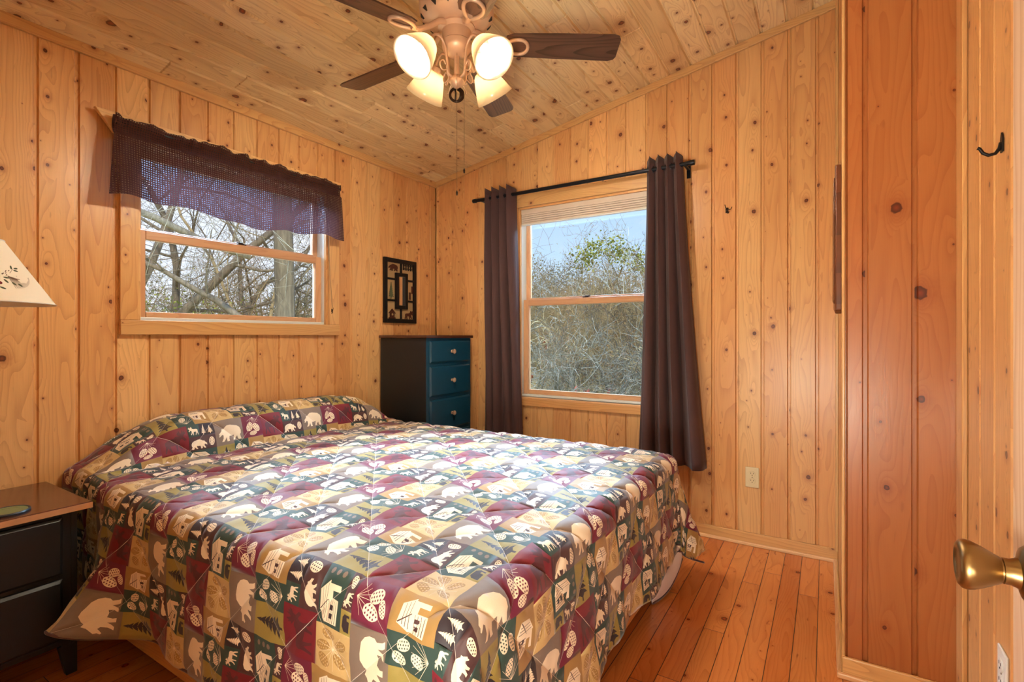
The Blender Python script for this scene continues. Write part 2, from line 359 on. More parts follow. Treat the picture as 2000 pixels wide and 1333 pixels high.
def board_wall(name, org, ud, nd, length, phase, zt, mat, openings=(), thick=0.12, bw=BW, zb=0.0, groove=0.0055, gd=0.009, backmat=None):
    """vertical tongue-and-groove boards. org: start of the wall at floor, ud: along it, nd: into the room, zt(u): top height"""
    org = Vector(org); ud = Vector(ud); nd = Vector(nd); up = Vector((0, 0, 1)); mb = MB()
    P = lambda u, z, d=0.0: org+ud*u+up*z+nd*d
    e = [0.0]; k = math.ceil((0.02-phase)/bw)
    while phase+k*bw < length-0.02: e.append(phase+k*bw); k += 1
    e.append(length)
    for a, b in zip(e[:-1], e[1:]):
        tone = (random.random(), random.random(), random.random())
        cuts = [a, a+groove, a+groove+0.004, b-groove-0.004, b-groove, b]; dep = [-gd, -gd, 0, 0, -gd, -gd]
        xs = list(zip(cuts, dep))
        for o in openings:
            for q in (o[0], o[1]):
                if a < q < b and min(abs(q-c) for c in cuts) > 1e-4:
                    dq = 0 if cuts[2] < q < cuts[3] else -gd
                    xs.append((q, dq))
        xs.sort()
        for (u0, d0), (u1, d1) in zip(xs[:-1], xs[1:]):
            um = (u0+u1)/2; iv = [(zb, None)]
            op = [o for o in openings if o[0] < um < o[1]]
            segs = []
            if op: o = op[0]; segs = [(zb, zb, o[2], o[2]), (o[3], o[3], zt(u0), zt(u1))]
            else: segs = [(zb, zb, zt(u0), zt(u1))]
            for z00, z01, z10, z11 in segs:
                mb.poly([P(u0, z00, d0), P(u1, z01, d1), P(u1, z11, d1), P(u0, z10, d0)], (ud, up), tone)
    # back of the wall and reveal
    T = -thick
    us = sorted({0.0, length} | {q for o in openings for q in o[:2]})
    for u0, u1 in zip(us[:-1], us[1:]):
        um = (u0+u1)/2; op = [o for o in openings if o[0] < um < o[1]]
        segs = [(zb, zb, op[0][2], op[0][2]), (op[0][3], op[0][3], zt(u0), zt(u1))] if op else [(zb, zb, zt(u0), zt(u1))]
        for z00, z01, z10, z11 in segs:
            mb.poly([P(u0, z00, T), P(u1, z01, T), P(u1, z11, T), P(u0, z10, T)], (ud, up), mi=1)
    for o in openings:
        for (ua, za), (ub, zb_) in (((o[0], o[2]), (o[1], o[2])), ((o[1], o[2]), (o[1], o[3])), ((o[1], o[3]), (o[0], o[3])), ((o[0], o[3]), (o[0], o[2]))):
            mb.poly([P(ua, za, 0), P(ub, zb_, 0), P(ub, zb_, T), P(ua, za, T)], (ud+up, nd), mi=1)
    for u in (0, length): mb.poly([P(u, zb, 0), P(u, zb, T), P(u, zt(u), T), P(u, zt(u), 0)], (nd, up), mi=1)
    mb.poly([P(0, zb, 0), P(length, zb, 0), P(length, zb, T), P(0, zb, T)], (ud, nd), mi=1)
    mb.poly([P(0, zt(0), 0), P(length, zt(length), 0), P(length, zt(length), T), P(0, zt(0), T)], (ud, nd), mi=1)
    return struct(mb.build(name, [mat, backmat or M['ext']], recalc=False))

LX = XW-0.12
# left wall: from x=LX to 0.0 at y=0, room on -y
board_wall('wall_left', (XW, 0, 0), (1, 0, 0), (0, -1, 0), -XW+.03, (-2.1554-XW) % BW, lambda u: 2.43, M['wall'],
           [(W1[0]-XW, W1[1]-XW, W1[2], W1[3])])
# right wall: from y=0 to y=YJ-.. at x=0, room on -x
board_wall('wall_right', (0, 0, 0), (0, -1, 0), (-1, 0, 0), -YJ, (2.110) % 0.13, lambda u: 2.43+SL*u, M['wall'],
           [(-W2[1], -W2[0], W2[2], W2[3])], bw=0.13)
# closet side and front
board_wall('wall_closet_side', (0, YJ, 0), (-1, 0, 0), (0, 1, 0), -XC-0.012, 0.09, lambda u: ceil_z(YJ)+0.02, M['wall'], thick=0.08)
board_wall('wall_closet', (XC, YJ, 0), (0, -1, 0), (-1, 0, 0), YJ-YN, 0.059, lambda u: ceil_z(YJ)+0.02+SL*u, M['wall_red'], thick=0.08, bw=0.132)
board_wall('wall_near', (XC, YN, 0), (-1, 0, 0), (0, 1, 0), XC-XW, 0.08, lambda u: ceil_z(YN)+0.02, M['wall'], thick=0.12, bw=0.14)
# doorway wall (the camera stands in its opening)
board_wall('wall_back', (XW, YN, 0), (0, 1, 0), (1, 0, 0), -YN, 0.05, lambda u: ceil_z(YN+u)+0.02, M['wall'],
           [(0.13, 0.95, 0.0001, 2.06)], backmat=M['hall'])
# hall
mb = MB(); hx = -4.45
for q in ([(hx, YN-.3, 0), (hx, -1.2, 0), (hx, -1.2, 2.4), (hx, YN-.3, 2.4)], [(hx, YN-.3, 0), (XW-.12, YN-.3, 0), (XW-.12, YN-.3, 2.4), (hx, YN-.3, 2.4)],
          [(hx, -1.2, 0), (XW-.12, -1.2, 0), (XW-.12, -1.2, 2.4), (hx, -1.2, 2.4)], [(hx, YN-.3, 2.4), (XW-.12, YN-.3, 2.4), (XW-.12, -1.2, 2.4), (hx, -1.2, 2.4)]):
    mb.poly(q)
for a, b in ((YN-.3, YN), ): mb.poly([(XW-.12, a, 0), (XW-.12, b, 0), (XW-.12, b, 2.4), (XW-.12, a, 2.4)])
struct(mb.build('wall_hall', M['hall'], recalc=False))

# ceiling boards (run along x, seams across the slope)
mb = MB(); y = -2.6164; ys = []
c = math.cos(math.atan(SL)); st = BW*c*0.975
k = math.floor((-3.25-y)/st)
x0, x1 = XW-0.13, 0.13
sdir = Vector((0, -1, SL)).normalized(); nrm = Vector((0, -SL, -1)).normalized()
yy = y+k*st
while yy < 0.14:
    a, b = yy, yy+st
    cuts = [x0]; xx = x0+random.uniform(0.6, 2.4)
    while xx < x1-0.3: cuts.append(xx); xx += random.uniform(1.2, 2.6)
    cuts.append(x1)
    for xa, xb in zip(cuts[:-1], cuts[1:]):
        tone = (random.random(), random.random(), random.random())
        g0, g1 = 0.0035, 0.009
        for (ya, da), (yb, db) in (((a, .009), (a+g0, .009)), ((a+g0, .009), (a+g1, 0)), ((a+g1, 0), (b-g1, 0)), ((b-g1, 0), (b-g0, .009)), ((b-g0, .009), (b, .009))):
            Pc = lambda x, yv, d: (x, yv, ceil_z(yv)+d)
            e = 0.004
            mb.poly([Pc(xa+e, ya, da), Pc(xb-e, ya, da), Pc(xb-e, yb, db), Pc(xa+e, yb, db)], (sdir, (1, 0, 0)), tone)
            for xq, xr in ((xa, xa+e), (xb-e, xb)):
                d2a = 0.006 if xq == xa else da; 
                mb.poly([Pc(xq, ya, .009 if xq == xa else da), Pc(xr, ya, da if xq == xa else .009), Pc(xr, yb, db if xq == xa else .009), Pc(xq, yb, .009 if xq == xa else db)], (sdir, (1, 0, 0)), tone)
    yy += st
ya, yb = y+k*st, yy
mb.poly([(x0, ya, ceil_z(ya)+.1), (x1, ya, ceil_z(ya)+.1), (x1, yb, ceil_z(yb)+.1), (x0, yb, ceil_z(yb)+.1)], mi=1)
struct(mb.build('ceiling', [M['ceil'], M['ext']], recalc=False))

# floor boards (run along x)
mb = MB(); fw = 0.0777; yv = -2.641-fw*12; g = 0.0011
while yv < 0.02:
    cuts = [hx]; xx = hx+random.uniform(0.3, 1.5)
    while xx < 0.0-0.3: cuts.append(xx); xx += random.uniform(0.9, 2.2)
    cuts.append(0.05)
    for xa, xb in zip(cuts[:-1], cuts[1:]):
        tone = (random.random(), random.random(), random.random())
        mb.poly([(xa+g, yv+g, 0), (xb-g, yv+g, 0), (xb-g, yv+fw-g, 0), (xa+g, yv+fw-g, 0)], ((0, 1, 0), (1, 0, 0)), tone)
    yv += fw
mb.poly([(hx, -3.7, -0.003), (0.12, -3.7, -0.003), (0.12, 0.12, -0.003), (hx, 0.12, -0.003)], mi=1)
struct(mb.build('floor', [M['floor'], M['slot']], recalc=False))

# trims -------------------------------------------------------------
def crown_and_base():
    mb = MB(); mb.box((XW, -0.016, 2.366), (0, -0.0005, 2.412)); struct(mb.build('trim_1', M['trim'], bevel=.003))
    mb = MB(); a, b = 0.0, YJ
    mb.prism([(-.0005, a, ceil_z(a)-.044), (-.0005, b, ceil_z(b)-.044), (-.0005, b, ceil_z(b)), (-.0005, a, ceil_z(a))], (-.016, 0, 0), axes=((0, 0, 1), (0, -1, 0)))
    struct(mb.build('trim_2', M['trim'], bevel=.003))
    mb = MB(); mb.box((-.055, YJ+.0005, 0.07), (0, YJ+.012, ceil_z(YJ)), grain=2); struct(mb.build('trim_3', M['trim'], bevel=.002))   # corner strip right wall
    mb = MB(); mb.box((XC-.004, YJ-.002, 0.0), (XC+.02, YJ+.008, ceil_z(YJ)), grain=2); struct(mb.build('trim_4', M['trim'], bevel=.003))
    mb = MB(); mb.box((XC-.085, YN+.0005, 0.0), (XC-.004, YN+.014, ceil_z(YN)), grain=2); struct(mb.build('trim_5', M['trim'], bevel=.003))
    # baseboards with shoe moulding
    def base(name, boxes, shoes):
        mb = MB()
        for lo, hi in boxes: mb.box(lo, hi)
        for lo, hi in shoes: mb.box(lo, hi, mi=1)
        struct(mb.build(name, [M['trim'], M['shoe']], bevel=.004))
    base('baseboard_left', [((XW, -.013, 0), (0, -.0005, .07))], [((XW, -.028, 0), (0, -.013, .018))])
    base('baseboard_right', [((-.013, YJ, 0), (-.0005, -.013, .07))], [((-.028, YJ, 0), (-.013, -.028, .018))])
    base('baseboard_closet', [((XC, YJ+.0005, 0), (-.0005, YJ+.010, .02)), ((XC-.013, YN, 0), (XC-.0005, YJ+.006, .07))],
         [((XC-.012, YJ+.008, 0), (-.013, YJ+.022, .018)), ((XC-.028, YN, 0), (XC-.013, YJ+.022, .018))])
    base('baseboard_near', [((XW, YN+.0005, 0), (XC, YN+.013, .07))], [((XW, YN+.013, 0), (XC, YN+.028, .018))])
crown_and_base()

# ------------------------------------------------------------------ windows
def window(name, to, w0, w1, z0, z1, casing, zb_sash, zmeet, ztop_glass, sill, apron=None, head=None):
    """to(u, d, z): u along the wall, d outward depth"""
    root = bpy.data.objects.new(name, None); COL.objects.link(root); root.location = to((w0+w1)/2, 0, z0); root.empty_display_size = .05
    struct(root)
    inv = Matrix.Translation(root.location).inverted()
    def bx(mb, u0, u1, d0, d1, za, zc, g=None, mi=0):
        a = Vector(to(u0, d0, za)); b = Vector(to(u1, d1, zc))
        lo = Vector((min(a.x, b.x), min(a.y, b.y), min(a.z, b.z))); hi = Vector((max(a.x, b.x), max(a.y, b.y), max(a.z, b.z)))
        mb.box(inv @ lo, inv @ hi, mi=mi)
    mb = MB(); cw = casing
    bx(mb, w0-cw, w0, -.018, 0, z0-.0, z1+.0); bx(mb, w1, w1+cw, -.018, 0, z0-.0, z1)
    bx(mb, w0-cw, w1+cw, -.018, 0, z1, z1+(head or cw))
    if apron: bx(mb, w0-cw, w1+cw, -.018, 0, z0-apron, z0-.012)
    mb.build('casing', M['trim'], root, bevel=.003)
    mb = MB()
    if sill == 'picture': bx(mb, w0-cw, w1+cw, -.024, 0, z0-.066, z0)
    else: bx(mb, w0-.01, w1+.01, -.02, 0.10, z0-.014, z0)
    mb.build('window_sill', M['trim'] if sill == 'picture' else M['shoe'], root, bevel=.003)
    j = 0.014; mb = MB()
    for a, b in ((w0, w0+j), (w1-j, w1)): bx(mb, a, b, 0, .02, z0, z1); bx(mb, a, b, .02, .135, z0, z1, mi=1)
    bx(mb, w0, w1, 0, .135, z1-j, z1); bx(mb, w0+j, w1-j, .02, .135, z0, z0+.016, mi=1)
    mb.build('jamb', [M['trim'], M['vinyl']], root, bevel=.002)
    def sash(nm, d0, d1, za, zc, gl0, gl1, gz0, gz1):
        mb = MB(); a, b = w0+j, w1-j
        bx(mb, a, gl0, d0, d1, za, zc); bx(mb, gl1, b, d0, d1, za, zc)
        bx(mb, gl0, gl1, d0, d1, za, gz0); bx(mb, gl0, gl1, d0, d1, gz1, zc)
        o = mb.build(nm, M['sash'], root, bevel=.004)
        mb = MB(); mb.__class__; dm = (d0+d1)/2
        bx(mb, gl0-.004, gl1+.004, dm-.002, dm+.002, gz0-.004, gz1+.004)
        mb.build('window_pane', M['pane'], o); return o
    gl0, gl1 = w0+.052, w1-.056
    lower = sash('lower_sash', .045, .078, z0+.012, zmeet, gl0, gl1, zb_sash, zmeet-.044)
    upper = sash('upper_sash', .085, .115, zmeet-.035, z1-j, gl0-.002, gl1+.010, zmeet+.014, ztop_glass)
    mb = MB(); um = (w0+w1)/2
    bx(mb, um-.022, um+.022, .05, .074, zmeet, zmeet+.008); bx(mb, um-.030, um+.004, .052, .062, zmeet+.008, zmeet+.014)
    mb.build('sash_lock', M['bronze'], root, bevel=.002)
    return root
window('window_1', lambda u, d, z: (u, d, z), W1[0], W1[1], W1[2], W1[3], .072, 1.288, 1.673, 2.02, 'picture')
window('window_2', lambda u, d, z: (d, u, z), W2[0], W2[1], W2[2], W2[3], .072, .788, 1.437, 2.05, 'stool', apron=.062, head=.085)
for n in ('window_2',):
    pass

# ------------------------------------------------------------------ door with knob, open beside the camera
def make_door():
    xf, yf = CX+.873, CY-.2
    root = bpy.data.objects.new('door_1', None); COL.objects.link(root); root.location = (xf-.81, yf-.035, 0); struct(root)
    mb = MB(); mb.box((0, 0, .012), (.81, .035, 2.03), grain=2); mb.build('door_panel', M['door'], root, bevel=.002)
    kx = .81-.076; kz = .898
    k = MB(); T = Matrix.Translation((kx, .035, kz)) @ Matrix.Rotation(-PI/2, 4, 'X')
    k.lathe([(0, 0), (.033, 0), (.033, .004), (.029, .009), (.017, .013), (.0145, .02), (.0145, .026), (.0125, .0265), (.0125, .028), (.0150, .0285), (.018, .034), (.0235, .044), (.0275, .053), (.0285, .058), (.0275, .063), (.024, .066), (.018, .0668), (.016, .0655), (0, .0655)], T, 40)
    k.build('door_knob', M['brass'], root, smooth=True, auto=50)
    h = MB()
    for z in (.25, 1.05, 1.8): h.lathe([(0, z), (.007, z), (.007, z+.09), (0, z+.09)], Matrix.Translation((-.004, .036, 0)), 12)
    h.build('hinge', M['bronze'], root)
make_door()

# ------------------------------------------------------------------ motif outlines, unit space, x right y up
bear = [(0.02,.30),(.05,.36),(.03,.42),(.10,.50),(.15,.56),(.18,.66),(.25,.64),(.30,.70),(.42,.80),(.55,.80),(.68,.76),(.82,.72),(.93,.62),(.98,.48),(.97,.34),(.92,.26),(.95,.10),(.98,.04),(.86,.03),(.82,.10),(.79,.24),(.74,.14),(.70,.06),(.62,.04),(.63,.10),(.66,.18),(.66,.30),(.56,.27),(.47,.28),(.44,.14),(.46,.04),(.35,.03),(.34,.12),(.33,.24),(.28,.14),(.22,.05),(.13,.05),(.16,.11),(.20,.20),(.21,.34),(.16,.38),(.11,.33),(.05,.28)]
moose = [(.02,.50),(.08,.56),(.14,.62),(.10,.70),(.02,.74),(.00,.84),(.05,.80),(.06,.90),(.11,.83),(.14,.94),(.18,.82),(.22,.78),(.25,.86),(.28,.96),(.32,.86),(.37,.90),(.35,.80),(.42,.80),(.34,.72),(.28,.68),(.34,.70),(.44,.72),(.52,.66),(.66,.66),(.80,.64),(.88,.58),(.90,.46),(.88,.36),(.92,.22),(.94,.04),(.88,.04),(.85,.18),(.80,.30),(.76,.20),(.70,.04),(.64,.04),(.68,.20),(.70,.36),(.58,.34),(.48,.36),(.46,.20),(.46,.04),(.40,.04),(.40,.22),(.37,.34),(.32,.20),(.22,.08),(.17,.12),(.25,.24),(.30,.40),(.27,.50),(.22,.56),(.16,.52),(.10,.44),(.04,.44)]
def fir(n=6, w=.42):
    l = [(.5, 1.0)]; r = []
    for i in range(n):
        y = .93-i*(.82/n); ww = w*(i+1.2)/n
        l += [(.5-ww, y-.10), (.5-ww*.45, y-.085)]
        r += [(.5+ww, y-.10), (.5+ww*.45, y-.085)]
    l += [(.5-.05, .10), (.5-.05, .0)]
    return l+[(.5+.05, .0), (.5+.05, .10)]+[p for pr in reversed([r[i:i+2] for i in range(0, len(r), 2)]) for p in reversed(pr)]
cabin = [(.02,.10),(.02,.62),(.0,.64),(.22,.96),(.74,.90),(.98,.58),(.92,.56),(.92,.10),(.78,.10),(.78,.40),(.60,.40),(.60,.10)]
def ell(cx, cy, rx, ry, n=14, a0=0.0):
    ca, sa = math.cos(a0), math.sin(a0)
    return [(cx+rx*math.cos(2*PI*i/n)*ca-ry*math.sin(2*PI*i/n)*sa, cy+rx*math.cos(2*PI*i/n)*sa+ry*math.sin(2*PI*i/n)*ca) for i in range(n)]
def stroke(x0, y0, x1, y1, w):
    dx, dy = x1-x0, y1-y0; l = math.hypot(dx, dy); nx, ny = -dy/l*w/2, dx/l*w/2
    return [(x0+nx, y0+ny), (x1+nx*.6, y1+ny*.6), (x1-nx*.6, y1-ny*.6), (x0-nx, y0-ny)]

# ------------------------------------------------------------------ quilt print: one repeat as a planar triangulation
PAL = [('crimson', (104, 14, 32)), ('wine', (98, 22, 50)), ('forest', (38, 60, 56)), ('olive', (136, 120, 60)), ('gold', (184, 156, 106)), ('taupe', (114, 98, 88)),
       ('brown', (66, 38, 40)), ('ink', (40, 30, 38)), ('cream', (232, 204, 180)), ('stitch', (214, 200, 190)), ('ochre', (150, 116, 66)), ('deep', (72, 24, 34)), ('lining', (206, 190, 186))]
PI_ = {n: i for i, (n, c) in enumerate(PAL)}
TW, TH = 0.2255, 0.48
def make_tile():
    L = []          # (polygon, material index) in order; last hit wins
    def rect(x0, y0, x1, y1, m): L.append(([(x0, y0), (x1, y0), (x1, y1), (x0, y1)], PI_[m]))
    def put(pl, x0, y0, x1, y1, m, flip=False):
        L.append(([((x0+(1-px if flip else px)*(x1-x0)), y0+py*(y1-y0)) for px, py in pl], PI_[m]))
    def cone(cx, cy, rx, ry, a, m, ink):
        L.append((ell(cx, cy, rx, ry, 14, a), PI_[m])); ca, sa = math.cos(a), math.sin(a)
        for i in range(-2, 3):
            for j in range(-1, 2):
                px, py = (i+.5*(j % 2))*rx*.36, j*ry*.52
                if (px/rx)**2+(py/ry)**2 < .72:
                    x, y = cx+px*ca-py*sa, cy+px*sa+py*ca
                    L.append((ell(x, y, rx*.11, ry*.20, 4, a), PI_[ink]))
    def needles(cx, cy, l, a0, a1, n, m, w=.0011):
        for i in range(n):
            a = a0+(a1-a0)*i/(n-1); L.append((stroke(cx, cy, cx+l*math.cos(a), cy+l*math.sin(a), w), PI_[m]))
    def cab(x0, y0, x1, y1, m, ink, n=5):
        put(cabin, x0, y0, x1, y1, m); w, h = x1-x0, y1-y0
        for i in range(n):
            y = y0+h*(.17+.09*i); L.append((stroke(x0+w*.05, y, x0+w*.56, y+h*.01, h*.022), PI_[ink]))
        for i in range(3):
            y = y0+h*(.64+.085*i); L.append((stroke(x0+w*(.10+.05*i), y, x0+w*(.90-.06*i), y-h*.02, h*.02), PI_[ink]))
        L.append((stroke(x0+w*.24, y0+h*.94, x0+w*.56, y0+h*.56, h*.03), PI_[ink]))
        for i in range(2): L.append(([(x0+w*(.14+.2*i), y0+h*.30), (x0+w*(.26+.2*i), y0+h*.30), (x0+w*(.26+.2*i), y0+h*.45), (x0+w*(.14+.2*i), y0+h*.45)], PI_[ink]))
    def tree(x0, y0, x1, y1, m, ink):
        put(fir(), x0, y0, x1, y1, m); w, h = x1-x0, y1-y0
        for i in range(4):
            for sgn in (-1, 1):
                y = y0+h*(.30+.14*i); ww = w*(.30-.055*i)
                L.append((stroke(x0+w*.5+sgn*w*.03, y, x0+w*.5+sgn*ww, y-h*.06, h*.014), PI_[ink]))
    a = TW
    # row 4
    rect(0, .36, .132, .48, 'taupe'); put(bear, .012, .372, .122, .470, 'cream')
    rect(.132, .372, a, .48, 'wine'); cone(.165, .425, .022, .015, 1.2, 'cream', 'wine'); cone(.196, .418, .022, .014, 1.9, 'cream', 'wine'); cone(.178, .392, .017, .011, .2, 'cream', 'wine'); needles(.186, .472, .036, -2.6, -.6, 7, 'cream')
    # row 3
    rect(0, .24, .082, .36, 'olive'); tree(.008, .246, .074, .354, 'ink', 'olive')
    rect(.082, .24, .150, .372, 'forest'); cone(.102, .335, .020, .013, 1.4, 'cream', 'forest'); cone(.130, .325, .020, .012, 1.8, 'cream', 'forest'); cone(.112, .282, .018, .012, 1.1, 'cream', 'forest'); needles(.12, .25, .05, .6, 2.6, 8, 'cream')
    rect(.150, .24, a, .372, 'ochre'); cab(.156, .262, .219, .350, 'cream', 'brown', 4)
    # row 2
    rect(0, .12, .112, .24, 'crimson'); put(moose, .008, .130, .104, .234, 'deep', True)
    rect(.112, .184, .162, .24, 'forest'); put(moose, .116, .190, .158, .235, 'cream')
    rect(.162, .184, a, .24, 'ink'); tree(.166, .188, .192, .236, 'cream', 'ink'); tree(.194, .188, .220, .230, 'cream', 'ink')
    rect(.112, .12, a, .184, 'brown'); put(bear, .120, .124, .186, .180, 'cream', True); cone(.206, .152, .020, .012, 1.5, 'cream', 'brown')
    # row 1
    rect(0, 0, .098, .12, 'gold'); 
    for q in ((.022, .090, 1.2), (.052, .096, 1.7), (.080, .078, 1.4), (.030, .040, 1.1), (.066, .034, 1.9)): cone(q[0], q[1], .021, .012, q[2], 'ochre', 'gold')
    needles(.05, .062, .045, 0, 5.6, 13, 'cream', .0009)
    rect(.098, .036, a, .12, 'forest'); cab(.106, .042, .196, .116, 'cream', 'ink', 5); L.append((ell(.212, .056, .007, .006, 8), PI_['taupe'])); L.append((ell(.212, .076, .007, .006, 8), PI_['taupe'])); L.append((ell(.212, .096, .007, .006, 8), PI_['taupe']))
    rect(.098, 0, .150, .036, 'olive'); put(cabin, .104, .003, .144, .033, 'ink')
    rect(.150, 0, a, .036, 'brown'); put(moose, .156, .001, .188, .034, 'cream'); cone(.206, .018, .014, .009, .4, 'cream', 'brown')
    # quilting stitches along the diagonals
    for (p, q) in (((0, 0), (a, .24)), ((0, .24), (a, .48)), ((0, .24), (a, 0)), ((0, .48), (a, .24))):
        L.append((stroke(p[0], p[1], q[0], q[1], .0014), PI_['stitch']))
    V = []; E = []
    def addv(x, y): V.append(Vector((min(max(x, 0), TW), min(max(y, 0), TH)))); return len(V)-1
    nx, ny = 14, 30
    for i in range(nx+1):
        for j in range(ny+1): addv(TW*i/nx, TH*j/ny)
    for pl, m in L:
        ids = []
        for k, (x, y) in enumerate(pl):
            x2, y2 = pl[(k+1) % len(pl)]; ids.append(addv(x, y))
        for k in range(len(ids)): E.append((ids[k], ids[(k+1) % len(ids)]))
    m0 = addv(0, .24); m1 = addv(TW, .24); E.append((m0, m1))
    c = [addv(0, 0), addv(TW, 0), addv(TW, TH), addv(0, TH)]
    E += [(c[0], c[1]), (c[1], c[2]), (c[2], c[3]), (c[3], c[0])]
    r = delaunay_2d_cdt(V, E, [], 0, 1e-6, False)
    v = np.array([[p[0], p[1]] for p in r[0]]); f = np.array([t for t in r[2] if len(t) == 3])
    cen = v[f].mean(axis=1); mi = np.zeros(len(f), int)
    def inside(pl, P):
        ins = np.zeros(len(P), bool); n = len(pl)
        for i in range(n):
            x0, y0 = pl[i]; x1, y1 = pl[i-1]
            cnd = (y0 > P[:, 1]) != (y1 > P[:, 1])
            if y0 != y1: ins ^= cnd & (P[:, 0] < (x1-x0)*(P[:, 1]-y0)/(y1-y0)+x0)
        return ins
    for pl, m in L: mi[inside(pl, cen)] = m
    return v, f, mi
tv, tf, tmi = make_tile()

# ------------------------------------------------------------------ bed and bedspread
BX0, BX1, BYF = -2.30, -0.755, -2.03
TOPZ = 0.625
def bump(y):      # pillow ridge profile, y from 0 (wall) to negative
    y = np.asarray(y, float); u = -y
    pts_u = [0.0, 0.05, 0.12, 0.19, 0.240, 0.268, 0.280, 0.290, 0.315, 0.36, 3.0]
    pts_z = [.150, .168, .178, .168, .138, .090, .035, -.014, -.012, 0.0, 0.0]
    return np.interp(u, pts_u, pts_z)
_y = np.linspace(-0.02, BYF, 1200); _z = bump(_y); _k = np.ones(9)/9
_z = np.convolve(np.pad(_z, 4, mode='edge'), _k, 'valid')
_arc = np.concatenate([[0], np.cumsum(np.hypot(np.diff(_y), np.diff(_z)))]); TT = _arc[-1]
WW = BX1-BX0
NC, NR = 12, 11
OV = (11*TW-WW)/2          # side overhang
LEN = TT+OV; TSC = LEN/(NR*TH/2)
def nz2(x, y, s, seed):
    return (np.sin(x*s*1.3+seed)+np.sin(y*s*1.7+seed*2.1)+np.sin((x+y)*s*.9+seed*.7)+np.sin((x-y*1.3)*s*1.1+seed*1.9))/4
def cloth(s, t):
    """s across (0 at the left mattress edge), t from the wall to the foot -> xyz arrays"""
    sc_ = np.clip(s, 0, WW); tc_ = np.clip(t, 0, TT)
    x = BX0+sc_; y = np.interp(tc_, _arc, _y); z0 = np.interp(tc_, _arc, _z)
    ex = np.minimum(sc_, WW-sc_)                       # distance from the side edges
    amp = 1-np.exp(-(ex/.13)**1.4)*0.92
    amp = np.where(x < -2.0, amp*(1-.25*np.clip((-2.0-x)/.3, 0, 1)), amp)
    crown = .030*(1-((x-(BX0+BX1)/2)/(WW/2))**2)*(1-((y+1.05)/1.15)**2)
    z = TOPZ+z0*amp+np.clip(crown, -.02, .1)
    z = z+.004*nz2(x, y, 14, 1.0)*np.exp(-(z0/.05)**2)
    a = np.where(s < 0, -s, np.where(s > WW, s-WW, 0)); b = np.maximum(0, t-TT)
    sx = np.where(s < 0, -1.0, 1.0)
    r = np.hypot(a, b); ph = np.arctan2(b, a+1e-9)
    both = np.sin(np.clip(2*ph, 0, PI)); both = np.where((a > 0) & (b > 0), both, 0)
    rho = .055; q = np.minimum(r/rho, PI/2)
    out = rho*np.sin(q); down = rho*(1-np.cos(q)); rr = np.maximum(0, r-rho*PI/2)
    k = .05+np.where(s > 0, .20, .34)*both**1.5
    # folds: side and foot ripples grow towards the hem
    fr = np.clip(rr/.4, 0, 1)
    yy = y-0*b
    k = k+np.where((a > 0) & (b == 0), .035*np.sin(y*9+1.0)*fr+.02*np.sin(y*23)*fr, 0)
    k = k+np.where((b > 0) & (a == 0), .035*np.sin(x*10+.6)*fr+.02*np.sin(x*21+2)*fr, 0)
    k = k+both*.10*np.sin(ph*8+.7)*fr
    # bunched flare in front of the nightstand
    fl = np.exp(-((y+.60)/.085)**2)*np.where(s < 0, 1, 0)
    k = k+fl*.46*fr**.8-np.exp(-((y+.82)/.09)**2)*np.where(s < 0, 1, 0)*.06*fr
    tuck = np.clip((y+.47)/.06, 0, 1)*np.where(s < 0, 1, 0)
    k = k*(1-tuck)
    out = out*(1-.35*tuck)
    out = out+rr*k; down = down+rr*np.sqrt(np.clip(1-k**2, .1, 1))
    x = x+sx*out*np.cos(ph)*(r > 0); y = y-out*np.sin(ph)*(b > 0); z = z-down
    zf = .012
    low = z < zf
    z = np.where(low, zf+.002*np.abs(np.sin(x*40)), z)
    return np.stack([x, y, z], -1)
